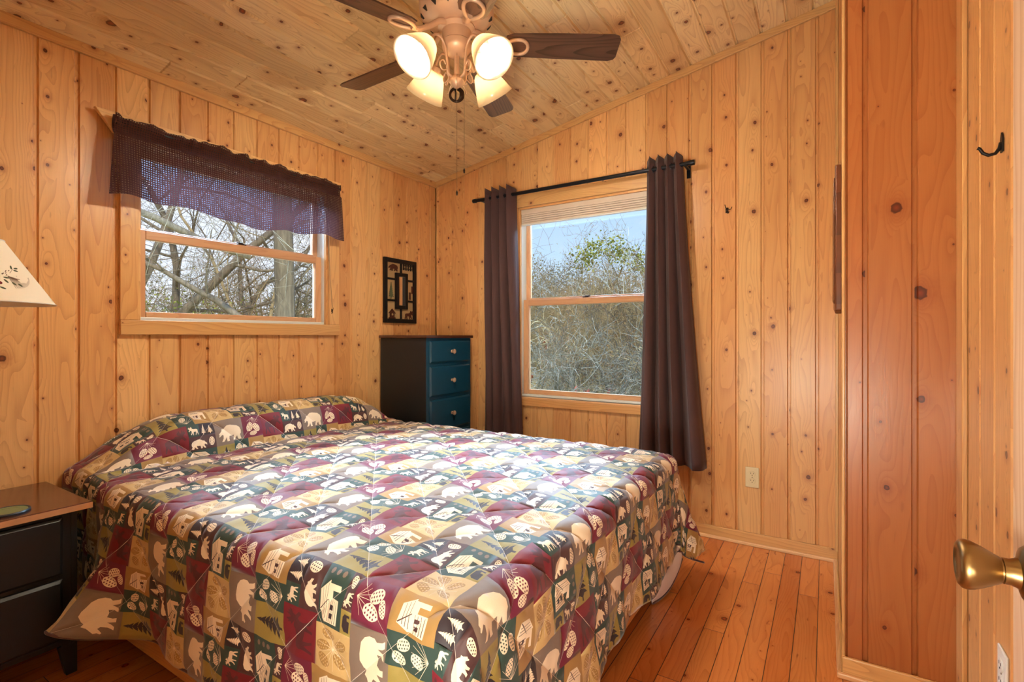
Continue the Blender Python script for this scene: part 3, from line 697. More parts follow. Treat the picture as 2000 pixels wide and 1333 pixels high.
def make_spread():
    vs = []; fs = []; ms = []; n = 0; h0 = (tv[tf].mean(axis=1)[:, 1] < .24)
    halves = []
    for sel, y0 in ((h0, 0.0), (~h0, .24)):
        f = tf[sel]; ids, inv = np.unique(f, return_inverse=True); halves.append((tv[ids]-np.array([0, y0]), inv.reshape(f.shape), tmi[sel]))
    for c in range(NC):
        for r in range(NR):
            v, f, m = halves[(r+c) % 2]
            # print reads upright seen from the foot: tile y grows towards the head
            s = c*TW+v[:, 0]-OV; t = LEN-(r*.24+v[:, 1])*TSC
            cs_ = s[f].mean(axis=1)-WW; ct_ = t[f].mean(axis=1)-TT
            keep = ~((cs_ > 0) & (ct_ > 0) & (np.hypot(cs_, ct_) > .51))
            vs.append(np.stack([s, t], -1)); fs.append(f[keep]+n); ms.append(m[keep]); n += len(v)
    st = np.concatenate(vs); f = np.concatenate(fs); m = np.concatenate(ms)
    P = cloth(st[:, 0], st[:, 1]); e = .002
    du = cloth(st[:, 0]+e, st[:, 1])-cloth(st[:, 0]-e, st[:, 1]); dv = cloth(st[:, 0], st[:, 1]+e)-cloth(st[:, 0], st[:, 1]-e)
    N = np.cross(dv, du); N /= np.linalg.norm(N, axis=1, keepdims=True)+1e-9
    N = np.where((N[:, 2:3] < -0.3), -N, N)
    # quilting puff between diagonal stitch lines
    U = (st[:, 0]+OV)/TW; Vv = (LEN-st[:, 1])/TSC/.24
    d1 = np.abs(((U-Vv)+.5) % 1-.5); d2 = np.abs(((U+Vv)+.5) % 1-.5)
    par = .0085*np.clip(np.minimum(d1, d2)/.22, 0, 1)**.6
    wr = .0035*nz2(st[:, 0], st[:, 1], 38, 2.0)+.0016*nz2(st[:, 0], st[:, 1], 95, .3)
    P = P+N*(par+wr)[:, None]
    P[:, 2] = np.maximum(P[:, 2], .008)
    me = bpy.data.meshes.new('bedspread'); me.from_pydata(P.tolist(), [], f.tolist())
    me.polygons.foreach_set('material_index', m.tolist()); me.polygons.foreach_set('use_smooth', [True]*len(f))
    for nm, c in PAL: me.materials.append(fabric('quilt_'+nm, c, .62 if nm != 'lining' else .8, .25, (0.85, 0.92, 1, 1)))
    bm = bmesh.new(); bm.from_mesh(me); bmesh.ops.remove_doubles(bm, verts=bm.verts, dist=.00012)
    bmesh.ops.delete(bm, geom=[q for q in bm.verts if not q.link_faces], context='VERTS')
    bmesh.ops.recalc_face_normals(bm, faces=bm.faces)
    up = sum(1 for fc in list(bm.faces)[::97] if fc.calc_center_median().z > .6 and fc.normal.z > 0); dn = sum(1 for fc in list(bm.faces)[::97] if fc.calc_center_median().z > .6 and fc.normal.z < 0)
    if dn > up: bmesh.ops.reverse_faces(bm, faces=bm.faces)
    bm.to_mesh(me); bm.free()
    o = bpy.data.objects.new('bedspread', me); COL.objects.link(o)
    s_ = o.modifiers.new('thick', 'SOLIDIFY'); s_.thickness = .006; s_.offset = -1; s_.material_offset = 20; s_.use_rim = True
    tag(o, 'quilted patchwork bedspread printed with bears, cabins and moose, draped over the bed', 'bedspread')
    bd = MB()
    def edge(ss, tt):
        p = cloth(np.array(ss), np.array(tt)); p[:, 2] = np.maximum(p[:, 2], .012); return [tuple(q) for q in p]
    n_ = 260
    bd.tube(edge(np.full(n_, -OV), np.linspace(.02, LEN, n_)), .0045, 6)
    bd.tube(edge(np.linspace(-OV, WW+.30, n_), np.full(n_, LEN)), .0045, 6)
    lab(bd.build('hem_binding', [fabric('hem_binding_cloth', (74, 46, 44))], o, smooth=True), 'dark brown binding along the hem')
    # corner of the cover turned under at the foot, pale lining outwards
    A, Bc, Cc = Vector((-.70, -2.10, .15)), Vector((-.93, -2.03, .006)), Vector((-.985, -2.02, .22))
    tc_ = MB(); g_ = 14; vv = []
    for i in range(g_+1):
        for j in range(g_+1):
            u, w = i/g_, j/g_
            low = Bc.lerp(A, u); low.z = .008+.127*u**3.0; top = Cc.lerp(Vector((A.x, A.y, A.z+.06)), u)
            q = low.lerp(top, w); q.y -= .03*math.sin(PI*u)*math.sin(PI*w)+.012*math.sin(u*9)*w; vv.append(q)
    tc_.add(vv, [(i*(g_+1)+j, (i+1)*(g_+1)+j, (i+1)*(g_+1)+j+1, i*(g_+1)+j+1) for i in range(g_) for j in range(g_)])
    c_ = tc_.build('turned_corner', [me.materials[PI_['lining']]], o, smooth=True); lab(c_, 'pale lining of the turned-under corner')
    m_ = c_.modifiers.new('t', 'SOLIDIFY'); m_.thickness = .005
    b2 = MB(); b2.tube([vv[i*(g_+1)] for i in range(g_+1)], .0055, 6); b2.build('corner_binding', bpy.data.materials['hem_binding_cloth'], c_, smooth=True)
    return o
make_spread()

bed = thing('bed', ((BX0+BX1)/2, -1.03, 0), 'low wooden bed under the patchwork bedspread, head against the left wall', 'bed')
def P_(o, x, y, z): return (x-o.location.x, y-o.location.y, z-o.location.z)
def bxw(mb, o, lo, hi, **k): mb.box(P_(o, *lo), P_(o, *hi), **k)
mb = MB(); bxw(mb, bed, (BX0+.02, BYF+.02, .33), (BX1-.02, -.03, .560)); mb.build('mattress', M['mattress'], bed, bevel=.04)
mb = MB(); bxw(mb, bed, (BX0+.02, BYF+.03, .17), (BX1-.02, -.03, .33)); mb.build('box_spring', M['mattress'], bed, bevel=.01)
for a, b in (((BX0+.005, BYF+.03, .055), (BX0+.027, -.03, .175)), ((BX1-.027, BYF+.03, .055), (BX1-.005, -.03, .175))):
    mb = MB(); bxw(mb, bed, a, b); mb.build('side_rail', M['trim'], bed, bevel=.003)
mb = MB(); bxw(mb, bed, (BX0+.005, BYF+.005, .055), (BX1-.005, BYF+.03, .175)); mb.build('foot_rail', M['trim'], bed, bevel=.003)
for x, y in ((BX0+.06, BYF+.07), (BX1-.06, BYF+.07), (BX0+.06, -.1), (BX1-.06, -.1)):
    mb = MB(); mb.lathe([(0, 0), (.024, 0), (.028, .01), (.026, .03), (.018, .05), (.018, .17), (0, .17)], Matrix.Translation(P_(bed, x, y, 0)), 20); mb.build('leg', M['white'], bed, smooth=True, auto=40)

# ------------------------------------------------------------------ chest of drawers in the corner
def drawer_front(root, x0, x1, z0, z1, yf, mat, knobs):
    mb = MB(); t = .016; c = .010
    # raised panel with a sloping edge
    vs = [(x0, yf, z0), (x1, yf, z0), (x1, yf, z1), (x0, yf, z1), (x0, yf-t*.5, z0), (x1, yf-t*.5, z0), (x1, yf-t*.5, z1), (x0, yf-t*.5, z1),
          (x0+c, yf-t, z0+c), (x1-c, yf-t, z0+c), (x1-c, yf-t, z1-c), (x0+c, yf-t, z1-c)]
    vs = [P_(root, *v) for v in vs]
    fs = [(0, 1, 2, 3)]+[(i, (i+1) % 4, 4+(i+1) % 4, 4+i) for i in range(4)]+[(4+i, 4+(i+1) % 4, 8+(i+1) % 4, 8+i) for i in range(4)]+[(8, 9, 10, 11)]
    mb.add(vs, fs); d = mb.build('drawer', mat, root, bevel=.0015)
    for kx in knobs:
        k = MB(); T = Matrix.Translation(P_(root, kx, yf-t, (z0+z1)/2)) @ Matrix.Rotation(PI/2, 4, 'X')
        k.lathe([(0, 0), (.011, 0), (.011, .003), (.006, .006), (.006, .012), (.014, .016), (.0165, .021), (.015, .026), (.008, .029), (0, .0295)], T, 24)
        k.build('knob', M['copper'], d, smooth=True, auto=50)
def make_chest():
    x0, x1, yb, yf = -.605, -.122, -.016, -.437; H = 1.18
    r = thing('chest_of_drawers', ((x0+x1)/2, (yb+yf)/2, 0), 'tall dark teal chest of drawers with copper knobs, standing in the corner', 'chest of drawers')
    mb = MB()
    for a, b in (((x0, yf, 0), (x0+.018, yb, H-.02)), ((x1-.018, yf, 0), (x1, yb, H-.02))): bxw(mb, r, a, b)
    bxw(mb, r, (x0+.018, yb-.01, .06), (x1-.018, yb, H-.02))
    mb.build('side_panels', M['black'], r, bevel=.002)  # same paint as the fronts, without the window reflection painted in
    mb = MB()
    bxw(mb, r, (x0, yf-.004, 0), (x0+.030, yf, H-.02)); bxw(mb, r, (x1-.030, yf-.004, 0), (x1, yf, H-.02))
    bxw(mb, r, (x0+.03, yf-.004, .04), (x1-.03, yf+.01, .09))
    for z in (.285, .5225, .7575, .9825, 1.152): bxw(mb, r, (x0+.03, yf-.003, z-.012), (x1-.03, yf+.015, z+.012))
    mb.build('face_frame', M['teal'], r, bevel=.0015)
    mb = MB(); bxw(mb, r, (x0-.018, yf-.022, H-.02), (x1+.012, yb, H)); mb.build('top', M['ntop'], r, bevel=.004)
    for z0, z1 in ((.095, .275), (.298, .512), (.534, .745), (.768, .970), (.993, 1.142)):
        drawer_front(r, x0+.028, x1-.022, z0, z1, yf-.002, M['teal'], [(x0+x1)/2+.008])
make_chest()

# ------------------------------------------------------------------ nightstand
def make_nightstand():
    x0, x1, yb, yf = -2.965, -2.424, -.02, -.45; H = .59
    r = thing('nightstand', ((x0+x1)/2, (yb+yf)/2, 0), 'black two drawer nightstand with brown top and worn pale edge, beside the bed', 'nightstand')
    for s in (0, 1):
        xs = (x0, x0+.018) if s == 0 else (x1-.018, x1)
        mb = MB(); bxw(mb, r, (xs[0], yf, .105), (xs[1], yb, H-.024)); mb.build('side_panel', M['black'], r, bevel=.002)
    mb = MB()
    bxw(mb, r, (x0+.018, yf, .105), (x0+.045, yf+.02, H-.024)); bxw(mb, r, (x1-.045, yf, .105), (x1-.018, yf+.02, H-.024))
    for z in (.560, .349, .122): bxw(mb, r, (x0+.045, yf, z-.012), (x1-.045, yf+.02, z+.006))
    mb.build('face_frame', M['black'], r, bevel=.0015)
    mb = MB(); bxw(mb, r, (x0+.018, yb-.01, .105), (x1-.018, yb, H-.024)); mb.build('back_panel', M['black'], r)
    mb = MB(); bxw(mb, r, (x0-.03, yf-.025, H-.024), (x1+.034, yb, H)); mb.build('top', M['ntop'], r, bevel=.003)
    mb = MB(); bxw(mb, r, (x0-.031, yf-.0265, H-.022), (x1+.035, yf-.0245, H-.003)); bxw(mb, r, (x1+.0335, yf-.025, H-.022), (x1+.0352, yb, H-.004)); lab(mb.build('top_edging', M['edge'], r), 'pale worn edge of the brown top')
    drawer_front(r, x0+.040, x1-.042, .356, .553, yf-.001, M['black'], [(x0+x1)/2])
    drawer_front(r, x0+.040, x1-.042, .134, .341, yf-.001, M['black'], [(x0+x1)/2])
    for (fx, sx) in ((x1, -1), (x0, 1)):
        for fy, sy in ((yf, 1), (yb, -1)):
            mb = MB(); w0, w1 = .052, .030
            pts = [(fx, fy, .106), (fx+sx*w0, fy, .106), (fx+sx*w1, fy, 0), (fx, fy, 0)]
            mb.prism([P_(r, *p) for p in pts], (0, sy*.022, 0)); 
            mb.build('leg', M['black'], r, bevel=.002)
make_nightstand()
c = thing('coaster', (-2.585, -.385, .59), 'round blue and green coaster lying on the nightstand top', 'coaster')
mb = MB(); mb.lathe([(0, 0), (.055, 0), (.056, .004), (.054, .008), (.050, .008), (.049, .006), (0, .006)], None, 40); mb.build('rim', M['cblue'], c, smooth=True, auto=40)
mb = MB(); mb.lathe([(0, .0062), (.048, .0062), (.047, .0072), (.030, .0074), (.029, .0068), (0, .0068)], None, 40); mb.build('inlay', M['cgreen'], c)

# ------------------------------------------------------------------ table lamp (shade mostly in view)
def make_lamp():
    x, y = -2.665, -.25; r = thing('table_lamp', (x, y, .59), 'table lamp with cream cone shade printed with pine sprig and berries, on the nightstand', 'lamp')
    mb = MB(); mb.lathe([(0, 0), (.055, 0), (.055, .012), (.04, .02), (.018, .03), (.014, .08), (.022, .12), (.030, .17), (.022, .24), (.012, .30), (.010, .52), (0, .52)], None, 28); mb.build('lamp_base', M['bronze'], r, smooth=True, auto=50)
    z0, z1, r0, r1 = 1.283-.59, 1.497-.59, .232, .100
    mb = MB(); mb.lathe([(r0, z0), (r1, z1), (r1-.0025, z1-.001), (r0-.0025, z0+.001), (r0, z0)], None, 64, cap=False); s = mb.build('lamp_shade', M['lampshade'], r, smooth=True, auto=30)
    mb = MB()
    for z, q in ((z0, r0), (z1, r1)): mb.tube([(q*math.cos(a), q*math.sin(a), z) for a in np.linspace(0, 2*PI, 64, endpoint=False)], .0022, 6, closed=True)
    mb.build('shade_trim', M['white'], s, smooth=True)
    # printed sprig: thin shapes wrapped on the cone; ang measured so that the camera sees it
    def on(a, h, off=.0006):
        q = r0+(r1-r0)*h+off; an = R(-76)+a/(r0+(r1-r0)*h)
        return (q*math.cos(an), q*math.sin(an), z0+(z1-z0)*h)
    mb = MB(); H = math.hypot(z1-z0, r0-r1)
    def pp(pl, mi): mb.poly([on(px, py/H) for px, py in pl], mi=mi)
    rs = random.Random(3)
    for i in range(34):
        a = rs.uniform(0, 2*PI); q = math.sqrt(rs.random()); px, py = .002+.042*q*math.cos(a), .120+.022*q*math.sin(a)
        pp(ell(px, py, .0036, .0014, 6, .9), 0)
    for (px, py, an) in ((.052, .136, 1.4), (.068, .134, .2), (.064, .124, -.2), (.020, .078, -1.0), (.040, .070, -.9), (-.01, .064, -.6), (.058, .066, -.7), (.024, .092, -.1), (.004, .050, -.5)):
        pp(ell(px, py, .0085, .0035, 8, an), 1)
    for (px, py) in ((-.004, .086), (.002, .070), (-.016, .078)): pp(ell(px, py, .006, .006, 10), 2)
    pp(stroke(-.03, .098, .060, .102, .0016), 0); pp(stroke(.04, .112, .058, .132, .0014), 0); pp(stroke(.03, .10, .07, .06, .0014), 0)
    for i in range(20):
        a = -1.35+i*.085; l = .050; bx_ = .030+.0016*i; by_ = .100-.0006*i
        pp(stroke(bx_, by_, bx_+l*math.cos(a), by_+l*math.sin(a), .0018), 0)
    mb.build('printed_sprig', [M['cone'], M['leafp'], M['berry']], s, recalc=False)
make_lamp()

# ------------------------------------------------------------------ ceiling fan
FX, FY, FZ = -1.505, -1.4046, 2.355
def make_fan():
    r = thing('ceiling_fan', (FX, FY, ceil_z(FY)), 'bronze ceiling fan with five dark walnut blades and four lit frosted glass shades', 'ceiling fan')
    zc = ceil_z(FY); Z = lambda z: z-zc
    mb = MB(); mb.lathe([(0, .012), (.062, .012), (.066, -.02), (.05, -.07), (.03, -.075), (0, -.075)], None, 40); mb.build('canopy', M['copper'], r, smooth=True, auto=45)
    mb = MB()
    mb.lathe([(0, Z(2.605)), (.055, Z(2.605)), (.10, Z(2.59)), (.138, Z(2.56)), (.150, Z(2.52)), (.150, Z(2.475)), (.142, Z(2.455)), (.125, Z(2.44)), (.095, Z(2.425)), (.075, Z(2.42)), (0, Z(2.42))], None, 56)
    mh = mb.build('motor_housing', M['copper'], r, smooth=True, auto=35)
    for i in range(15):
        a = 2*PI*(i+.5)/15; T = Matrix.Rotation(a, 4, 'Z')
        v = MB(); v.prism([T @ Vector((.1395, -.012, Z(2.458))), T @ Vector((.1395, .012, Z(2.458))), T @ Vector((.128, 0, Z(2.4425)))], T.to_3x3() @ Vector((.004, 0, -.004)))
        v.build('vent_slot', M['slot'], mh)
    mb = MB(); mb.lathe([(0, Z(2.425)), (.072, Z(2.425)), (.074, Z(2.413)), (.066, Z(2.408)), (.058, Z(2.402)), (.056, Z(2.36)), (.060, Z(2.355)), (.060, Z(2.34)), (.054, Z(2.325)), (.038, Z(2.31)), (.020, Z(2.302)), (0, Z(2.30))], None, 44); mb.build('switch_housing', M['copper'], r, smooth=True, auto=35)
    mb = MB(); mb.lathe([(0, Z(2.305)), (.011, Z(2.305)), (.011, Z(2.225)), (.018, Z(2.222)), (.030, Z(2.205)), (.030, Z(2.20)), (.024, Z(2.185)), (.010, Z(2.172)), (0, Z(2.17))], None, 32); mb.build('light_stem', M['copper'], r, smooth=True, auto=45)
    md = MB()   # round twig-wreath finial
    T = Matrix.Translation((0, 0, Z(2.148))) @ Matrix.Rotation(R(-57.99), 4, 'Z')
    md.tube([T @ Vector((.027*math.cos(a), 0, .027*math.sin(a))) for a in np.linspace(0, 2*PI, 28, endpoint=False)], .0055, 8, closed=True)
    for k in range(4):
        b = k*.8-1.1; md.tube([T @ Vector((.022*math.sin(q)*math.cos(b)-.006*k+.008, .004*math.sin(3*q), .024*math.cos(q))) for q in np.linspace(.3, PI-.3, 10)], .0038, 6)
    md.build('wreath_finial', M['bronze'], r, smooth=True)
    ph = -0.96425328
    for k in range(5):
        T = Matrix.Rotation(ph+k*2*PI/5, 4, 'Z') @ Matrix.Translation((0, 0, Z(FZ))) @ Matrix.Rotation(R(-13), 4, 'X')
        mb = MB(); x0, x1 = .20, .66; o2 = []
        pl = [(x0, -.045), (x0+.03, -.058), (x0+.2, -.064), (x1-.03, -.068), (x1-.008, -.060), (x1, -.045), (x1, .045), (x1-.008, .060), (x1-.03, .068), (x0+.2, .064), (x0+.03, .058), (x0, .045)]
        mb.prism([T @ Vector((a, b, -.003)) for a, b in pl], T.to_3x3() @ Vector((0, 0, .006)), axes=(T.to_3x3() @ Vector((0, 1, 0)), T.to_3x3() @ Vector((1, 0, 0))))
        bl = mb.build('blade', M['blade'], r, bevel=.001)
        mb = MB()
        mb.tube([T @ Vector(p) for p in ((.06, 0, .062), (.09, 0, .052), (.13, 0, .018), (.17, 0, -.006), (.20, 0, -.009))], [.013, .012, .011, .011, .010], 8)
        # forked iron plate under the blade
        mb.tube([T @ Vector((.238+.050*math.cos(q), .036*math.sin(q)*(1+.25*math.cos(q)), -.008)) for q in np.linspace(0, 2*PI, 28, endpoint=False)], .0075, 8, closed=True)
        mb.lathe([(0, -.006), (.006, -.006), (.005, -.012), (0, -.013)], T @ Matrix.Translation((.27, .03, 0)), 10); mb.lathe([(0, -.006), (.006, -.006), (.005, -.012), (0, -.013)], T @ Matrix.Translation((.27, -.03, 0)), 10)
        mb.build('blade_iron', M['copper'], bl, smooth=True, auto=50)
    for k in range(4):
        a = R(168.5)+k*PI/2; T = Matrix.Rotation(a, 4, 'Z')
        mb = MB()
        def cur(pts, rad, n=8):   # smooth curve through points in the radial plane
            P = [Vector((p[0], 0, Z(p[1]))) for p in pts]; out = []
            for i in range(len(P)-1):
                p0, p1, p2, p3 = P[max(i-1, 0)], P[i], P[i+1], P[min(i+2, len(P)-1)]
                for j in range(5):
                    t = j/5; out.append(.5*((2*p1)+(p2-p0)*t+(2*p0-5*p1+4*p2-p3)*t*t+(3*p1-p0-3*p2+p3)*t**3))
            out.append(P[-1]); mb.tube([T @ q for q in out], rad, n)
        cur([(.024, 2.212), (.046, 2.222), (.050, 2.27), (.062, 2.325), (.092, 2.350), (.122, 2.335), (.138, 2.305)], .0050)
        cur([(.048, 2.232), (.075, 2.222), (.085, 2.245), (.068, 2.262), (.056, 2.248)], .0032, 6)
        cur([(.030, 2.205), (.044, 2.185), (.052, 2.168), (.060, 2.172)], .0026, 6)
        arm = mb.build('lamp_arm', M['copper'], r, smooth=True)
        d = Vector((.66, 0, -.75)).normalized(); Q = T @ Matrix.Translation((.136, 0, Z(2.302))) @ d.to_track_quat('Z', 'Y').to_matrix().to_4x4()
        mb = MB(); mb.lathe([(0, -.012), (.018, -.012), (.024, 0), (.026, .02), (.022, .022), (0, .022)], Q, 24); mb.build('socket_cup', M['copper'], arm, smooth=True, auto=40)
        mb = MB(); mb.lathe([(.026, .006), (.036, .010), (.046, .022), (.058, .050), (.072, .090), (.082, .122), (.0795, .1225), (.069, .090), (.055, .051), (.043, .025), (.034, .013), (.024, .009), (.026, .006)], Q, 40, cap=False)
        sh = mb.build('glass_shade', M['glass_shade'], r, smooth=True)
        mb = MB(); mb.lathe([(0, .016), (.010, .018), (.012, .03), (.020, .045), (.025, .062), (.022, .078), (.012, .088), (0, .091)], Q, 20); mb.build('bulb', M['bulb'], sh, smooth=True)
        p = Q @ Vector((0, 0, .066))
        l = add_light('bulb_light', 'POINT', p, BULB_W, (1.0, 0.90, 0.68), shadow_soft_size=.027); l.parent = r
    for (dx, dy, z0, z1, kn) in ((.004, .0, 2.30, 1.752, True), (.033, -.040, 2.33, 1.84, True)):
        # offsets across the view
        ox, oy = FX*0+dx*.53-.03*.848, dx*-.848-.03*.53
        mb = MB(); n = int((z0-z1)/.006)
        mb.tube([(ox, oy, Z(z0)), (ox, oy, Z(z1))], .0006, 5)
        for i in range(n): mb.lathe([(0, -.0014), (.0013, -.0006), (.0013, .0006), (0, .0014)], Matrix.Translation((ox, oy, Z(z0-.006*i))), 5)
        ch = mb.build('pull_chain', M['steelc'], r)
        if kn: mb = MB(); mb.lathe([(0, -.02), (.003, -.018), (.0045, -.008), (.002, 0), (0, .001)], Matrix.Translation((ox, oy, Z(z1))), 10); mb.build('chain_pull', M['bronze'], ch, smooth=True)
make_fan()

# ------------------------------------------------------------------ curtains, rod, roller blind
XR = -.09
def make_curtain(y0t, y1t, y0b, y1b, zt, zb, folds, label, seed):
    o = thing('curtain', (XR, (y0t+y1t)/2, zt), label, 'curtain', 'long brown curtains at the right window')
    nu, nv = folds*18, 44; v = []; f = []; rs = random.Random(seed)
    ph = [rs.uniform(-.25, .25) for _ in range(folds*2+2)]
    for j in range(nv+1):
        w = j/nv; z = zt-(zt-zb)*w
        for i in range(nu+1):
            u = i/nu; k = u*folds*2*PI
            a = .036*(1-.25*w)+.010*math.sin(w*3+seed); sk = .25*math.sin(k)
            uu = u+.03*w*math.sin(u*9+seed)*(1 if 0 < i < nu else 0)
            yt = y0t+(y1t-y0t)*u; yb = y0b+(y1b-y0b)*uu
            e = w**1.3
            y = yt*(1-e)+yb*e+.006*math.sin(k*2+w*2)*(0 if i in (0, nu) else 1)
            x = XR+a*math.cos(k+sk+.5*w*math.sin(u*5+seed))*(1-.15*math.sin(u*7+seed)*w)+.004*math.sin(9*w+u*11)
            zz = z+(.012*math.cos(k)*-1 if j == 0 else 0)+(.006*math.sin(k*.5) if j == nv else 0)
            v.append((x-o.location.x, y-o.location.y, zz-o.location.z))
    for j in range(nv):
        for i in range(nu): q = j*(nu+1)+i; f.append((q, q+1, q+nu+2, q+nu+1))
    mb = MB(); mb.add(v, f); c = mb.build('curtain_panel', M['curtain'], o, smooth=True, recalc=False)
    s = c.modifiers.new('t', 'SOLIDIFY'); s.thickness = .002; s.offset = 0
    for k in range(folds*2):
        u = (k+.5)/(folds*2); y = y0t+(y1t-y0t)*u; mb = MB()
        an = R(30) if k % 2 else R(-30)
        mb.tube([(0+.0205*math.cos(a)*math.sin(an)*.4, y-o.location.y+.0205*math.cos(a)*.25, 2.178-zt+.0205*math.sin(a)) for a in np.linspace(0, 2*PI, 20, endpoint=False)], .003, 6, closed=True)
        mb.build('grommet', M['rod'], o, smooth=True)
make_curtain(-.545, -.795, -.535, -.865, 2.235, .41, 4, 'brown grommet curtain left of the right window, next to the chest of drawers', 1)
make_curtain(-1.745, -1.955, -1.690, -2.085, 2.242, .41, 4, 'brown grommet curtain right of the right window, bottom hanging behind the bed corner', 5)
rod = thing('curtain_rod', (XR, -1.27, 2.178), 'black metal curtain rod across the top of the right window', 'curtain rod')
mb = MB(); mb.tube([(0, .80, 0), (0, -.73, 0)], .0125, 16); mb.build('pole', M['rod'], rod, smooth=True, auto=50)
for s in (1, -1):
    mb = MB(); y = .80 if s > 0 else -.73
    mb.lathe([(0, 0), (.016, 0), (.016, .024), (.013, .029), (0, .029)], Matrix.Translation((0, y, 0)) @ Matrix.Rotation(-s*PI/2, 4, 'X'), 18); mb.build('end_cap', M['rod'], rod, smooth=True, auto=40)
    mb = MB(); yb = .745 if s > 0 else -.705
    mb.box((-.008, yb-.008, -.016), (.088, yb+.008, -.008)); mb.box((.082, yb-.011, -.062), (.0895, yb+.011, .012)); mb.box((-.012, yb-.008, -.014), (-.008, yb+.008, .004)); mb.build('bracket', M['rod'], rod, bevel=.001)

rb = thing('roller_blind', (.012, -1.284, 2.086), 'cream blind pulled nearly all the way up in the right window', 'blind')
mb = MB(); mb.box((-.004, -.484, -.036), (.030, .484, 0)); mb.build('headrail', M['roller'], rb, bevel=.004)
mb = MB()
for i in range(5): mb.box((0, -.482, -.048-.0145*i), (.024, .482, -.036-.0145*i))
mb.build('folded_cloth', M['roller'], rb, bevel=.003)
mb = MB(); mb.box((-.002, -.484, -.114), (.026, .484, -.105)); mb.build('bottom_bar', M['vinyl'], rb, bevel=.002)

# ------------------------------------------------------------------ valance on its pine board
vb = MB(); T0 = (-2.236, -.022)
vb.prism([(-2.240, -.020, 2.150), (-.965, -.020, 2.150), (-.965, -.020, 2.082), (-2.170, -.020, 2.060)], (0, -.022, 0), axes=((0, 0, 1), (1, 0, 0)))
tag(vb.build('valance_board', M['trim'], bevel=.003), 'pale pine board with a slanted end behind the brown valance', 'board')
def make_valance():
    x0, x1, x0b, x1b = -2.185, -.995, -2.212, -.975; zt, zb = 2.125, 1.765
    o = thing('valance', (-1.59, -.075, 2.1), 'sheer brown gathered valance hanging over the top of the left window', 'valance')
    gath = lambda u: .55*math.sin(u*46+3.0*math.sin(u*11+.4))+.30*math.sin(u*97+1+2*math.sin(u*23))+.15*math.sin(u*170)
    nu, nv = 320, 36; v = []; f = []; uv = []
    for j in range(nv+1):
        w = j/nv
        for i in range(nu+1):
            u = i/nu; xx = (x0+(x1-x0)*u)*(1-w)+(x0b+(x1b-x0b)*u)*w
            g = gath(u); big = math.sin(u*23+1.2*math.sin(u*9))
            y = -.084-.012*g*math.exp(-w*3.5)-.020*big*(.25+w*.75)-.02*w
            z = zt-(zt-zb)*w+(.016*math.sin(u*8+.6)+.005*math.sin(u*31))*w**2
            if w < .12: z += .007*g*(1-w/.12)
            if .10 < w < .20: y += .012
            v.append((xx-o.location.x, y-o.location.y, z-o.location.z)); uv.append((xx, z))
    for j in range(nv):
        for i in range(nu): q = j*(nu+1)+i; f.append((q, q+1, q+nu+2, q+nu+1))
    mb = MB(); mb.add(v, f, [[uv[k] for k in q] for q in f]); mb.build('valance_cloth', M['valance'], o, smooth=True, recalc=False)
    # opaque header pocket behind the rod
    v = []; f = []
    for j in range(9):
        w = j/8
        for i in range(nu+1):
            u = i/nu; g = gath(u)
            v.append((x0+(x1-x0)*u-o.location.x, -.064+.012*math.sin(w*PI)-.004*g-o.location.y, zt-.002-.07*w+.008*g*(1-w)-o.location.z))
    for j in range(8):
        for i in range(nu): q = j*(nu+1)+i; f.append((q, q+1, q+nu+2, q+nu+1))
    mb = MB(); mb.add(v, f); mb.build('header_pocket', M['curtain'], o, smooth=True, recalc=False)
    mb = MB(); mb.tube([(-2.17-o.location.x, 0.004, 0), (-1.0-o.location.x, 0.004, 0)], .006, 10); mb.tube([(-2.17-o.location.x, .004, 0), (-2.17-o.location.x, .030, 0)], .005, 8); mb.tube([(-1.0-o.location.x, .004, 0), (-1.0-o.location.x, .030, 0)], .005, 8)
    mb.build('rod', M['rod'], o, smooth=True, auto=50)
make_valance()

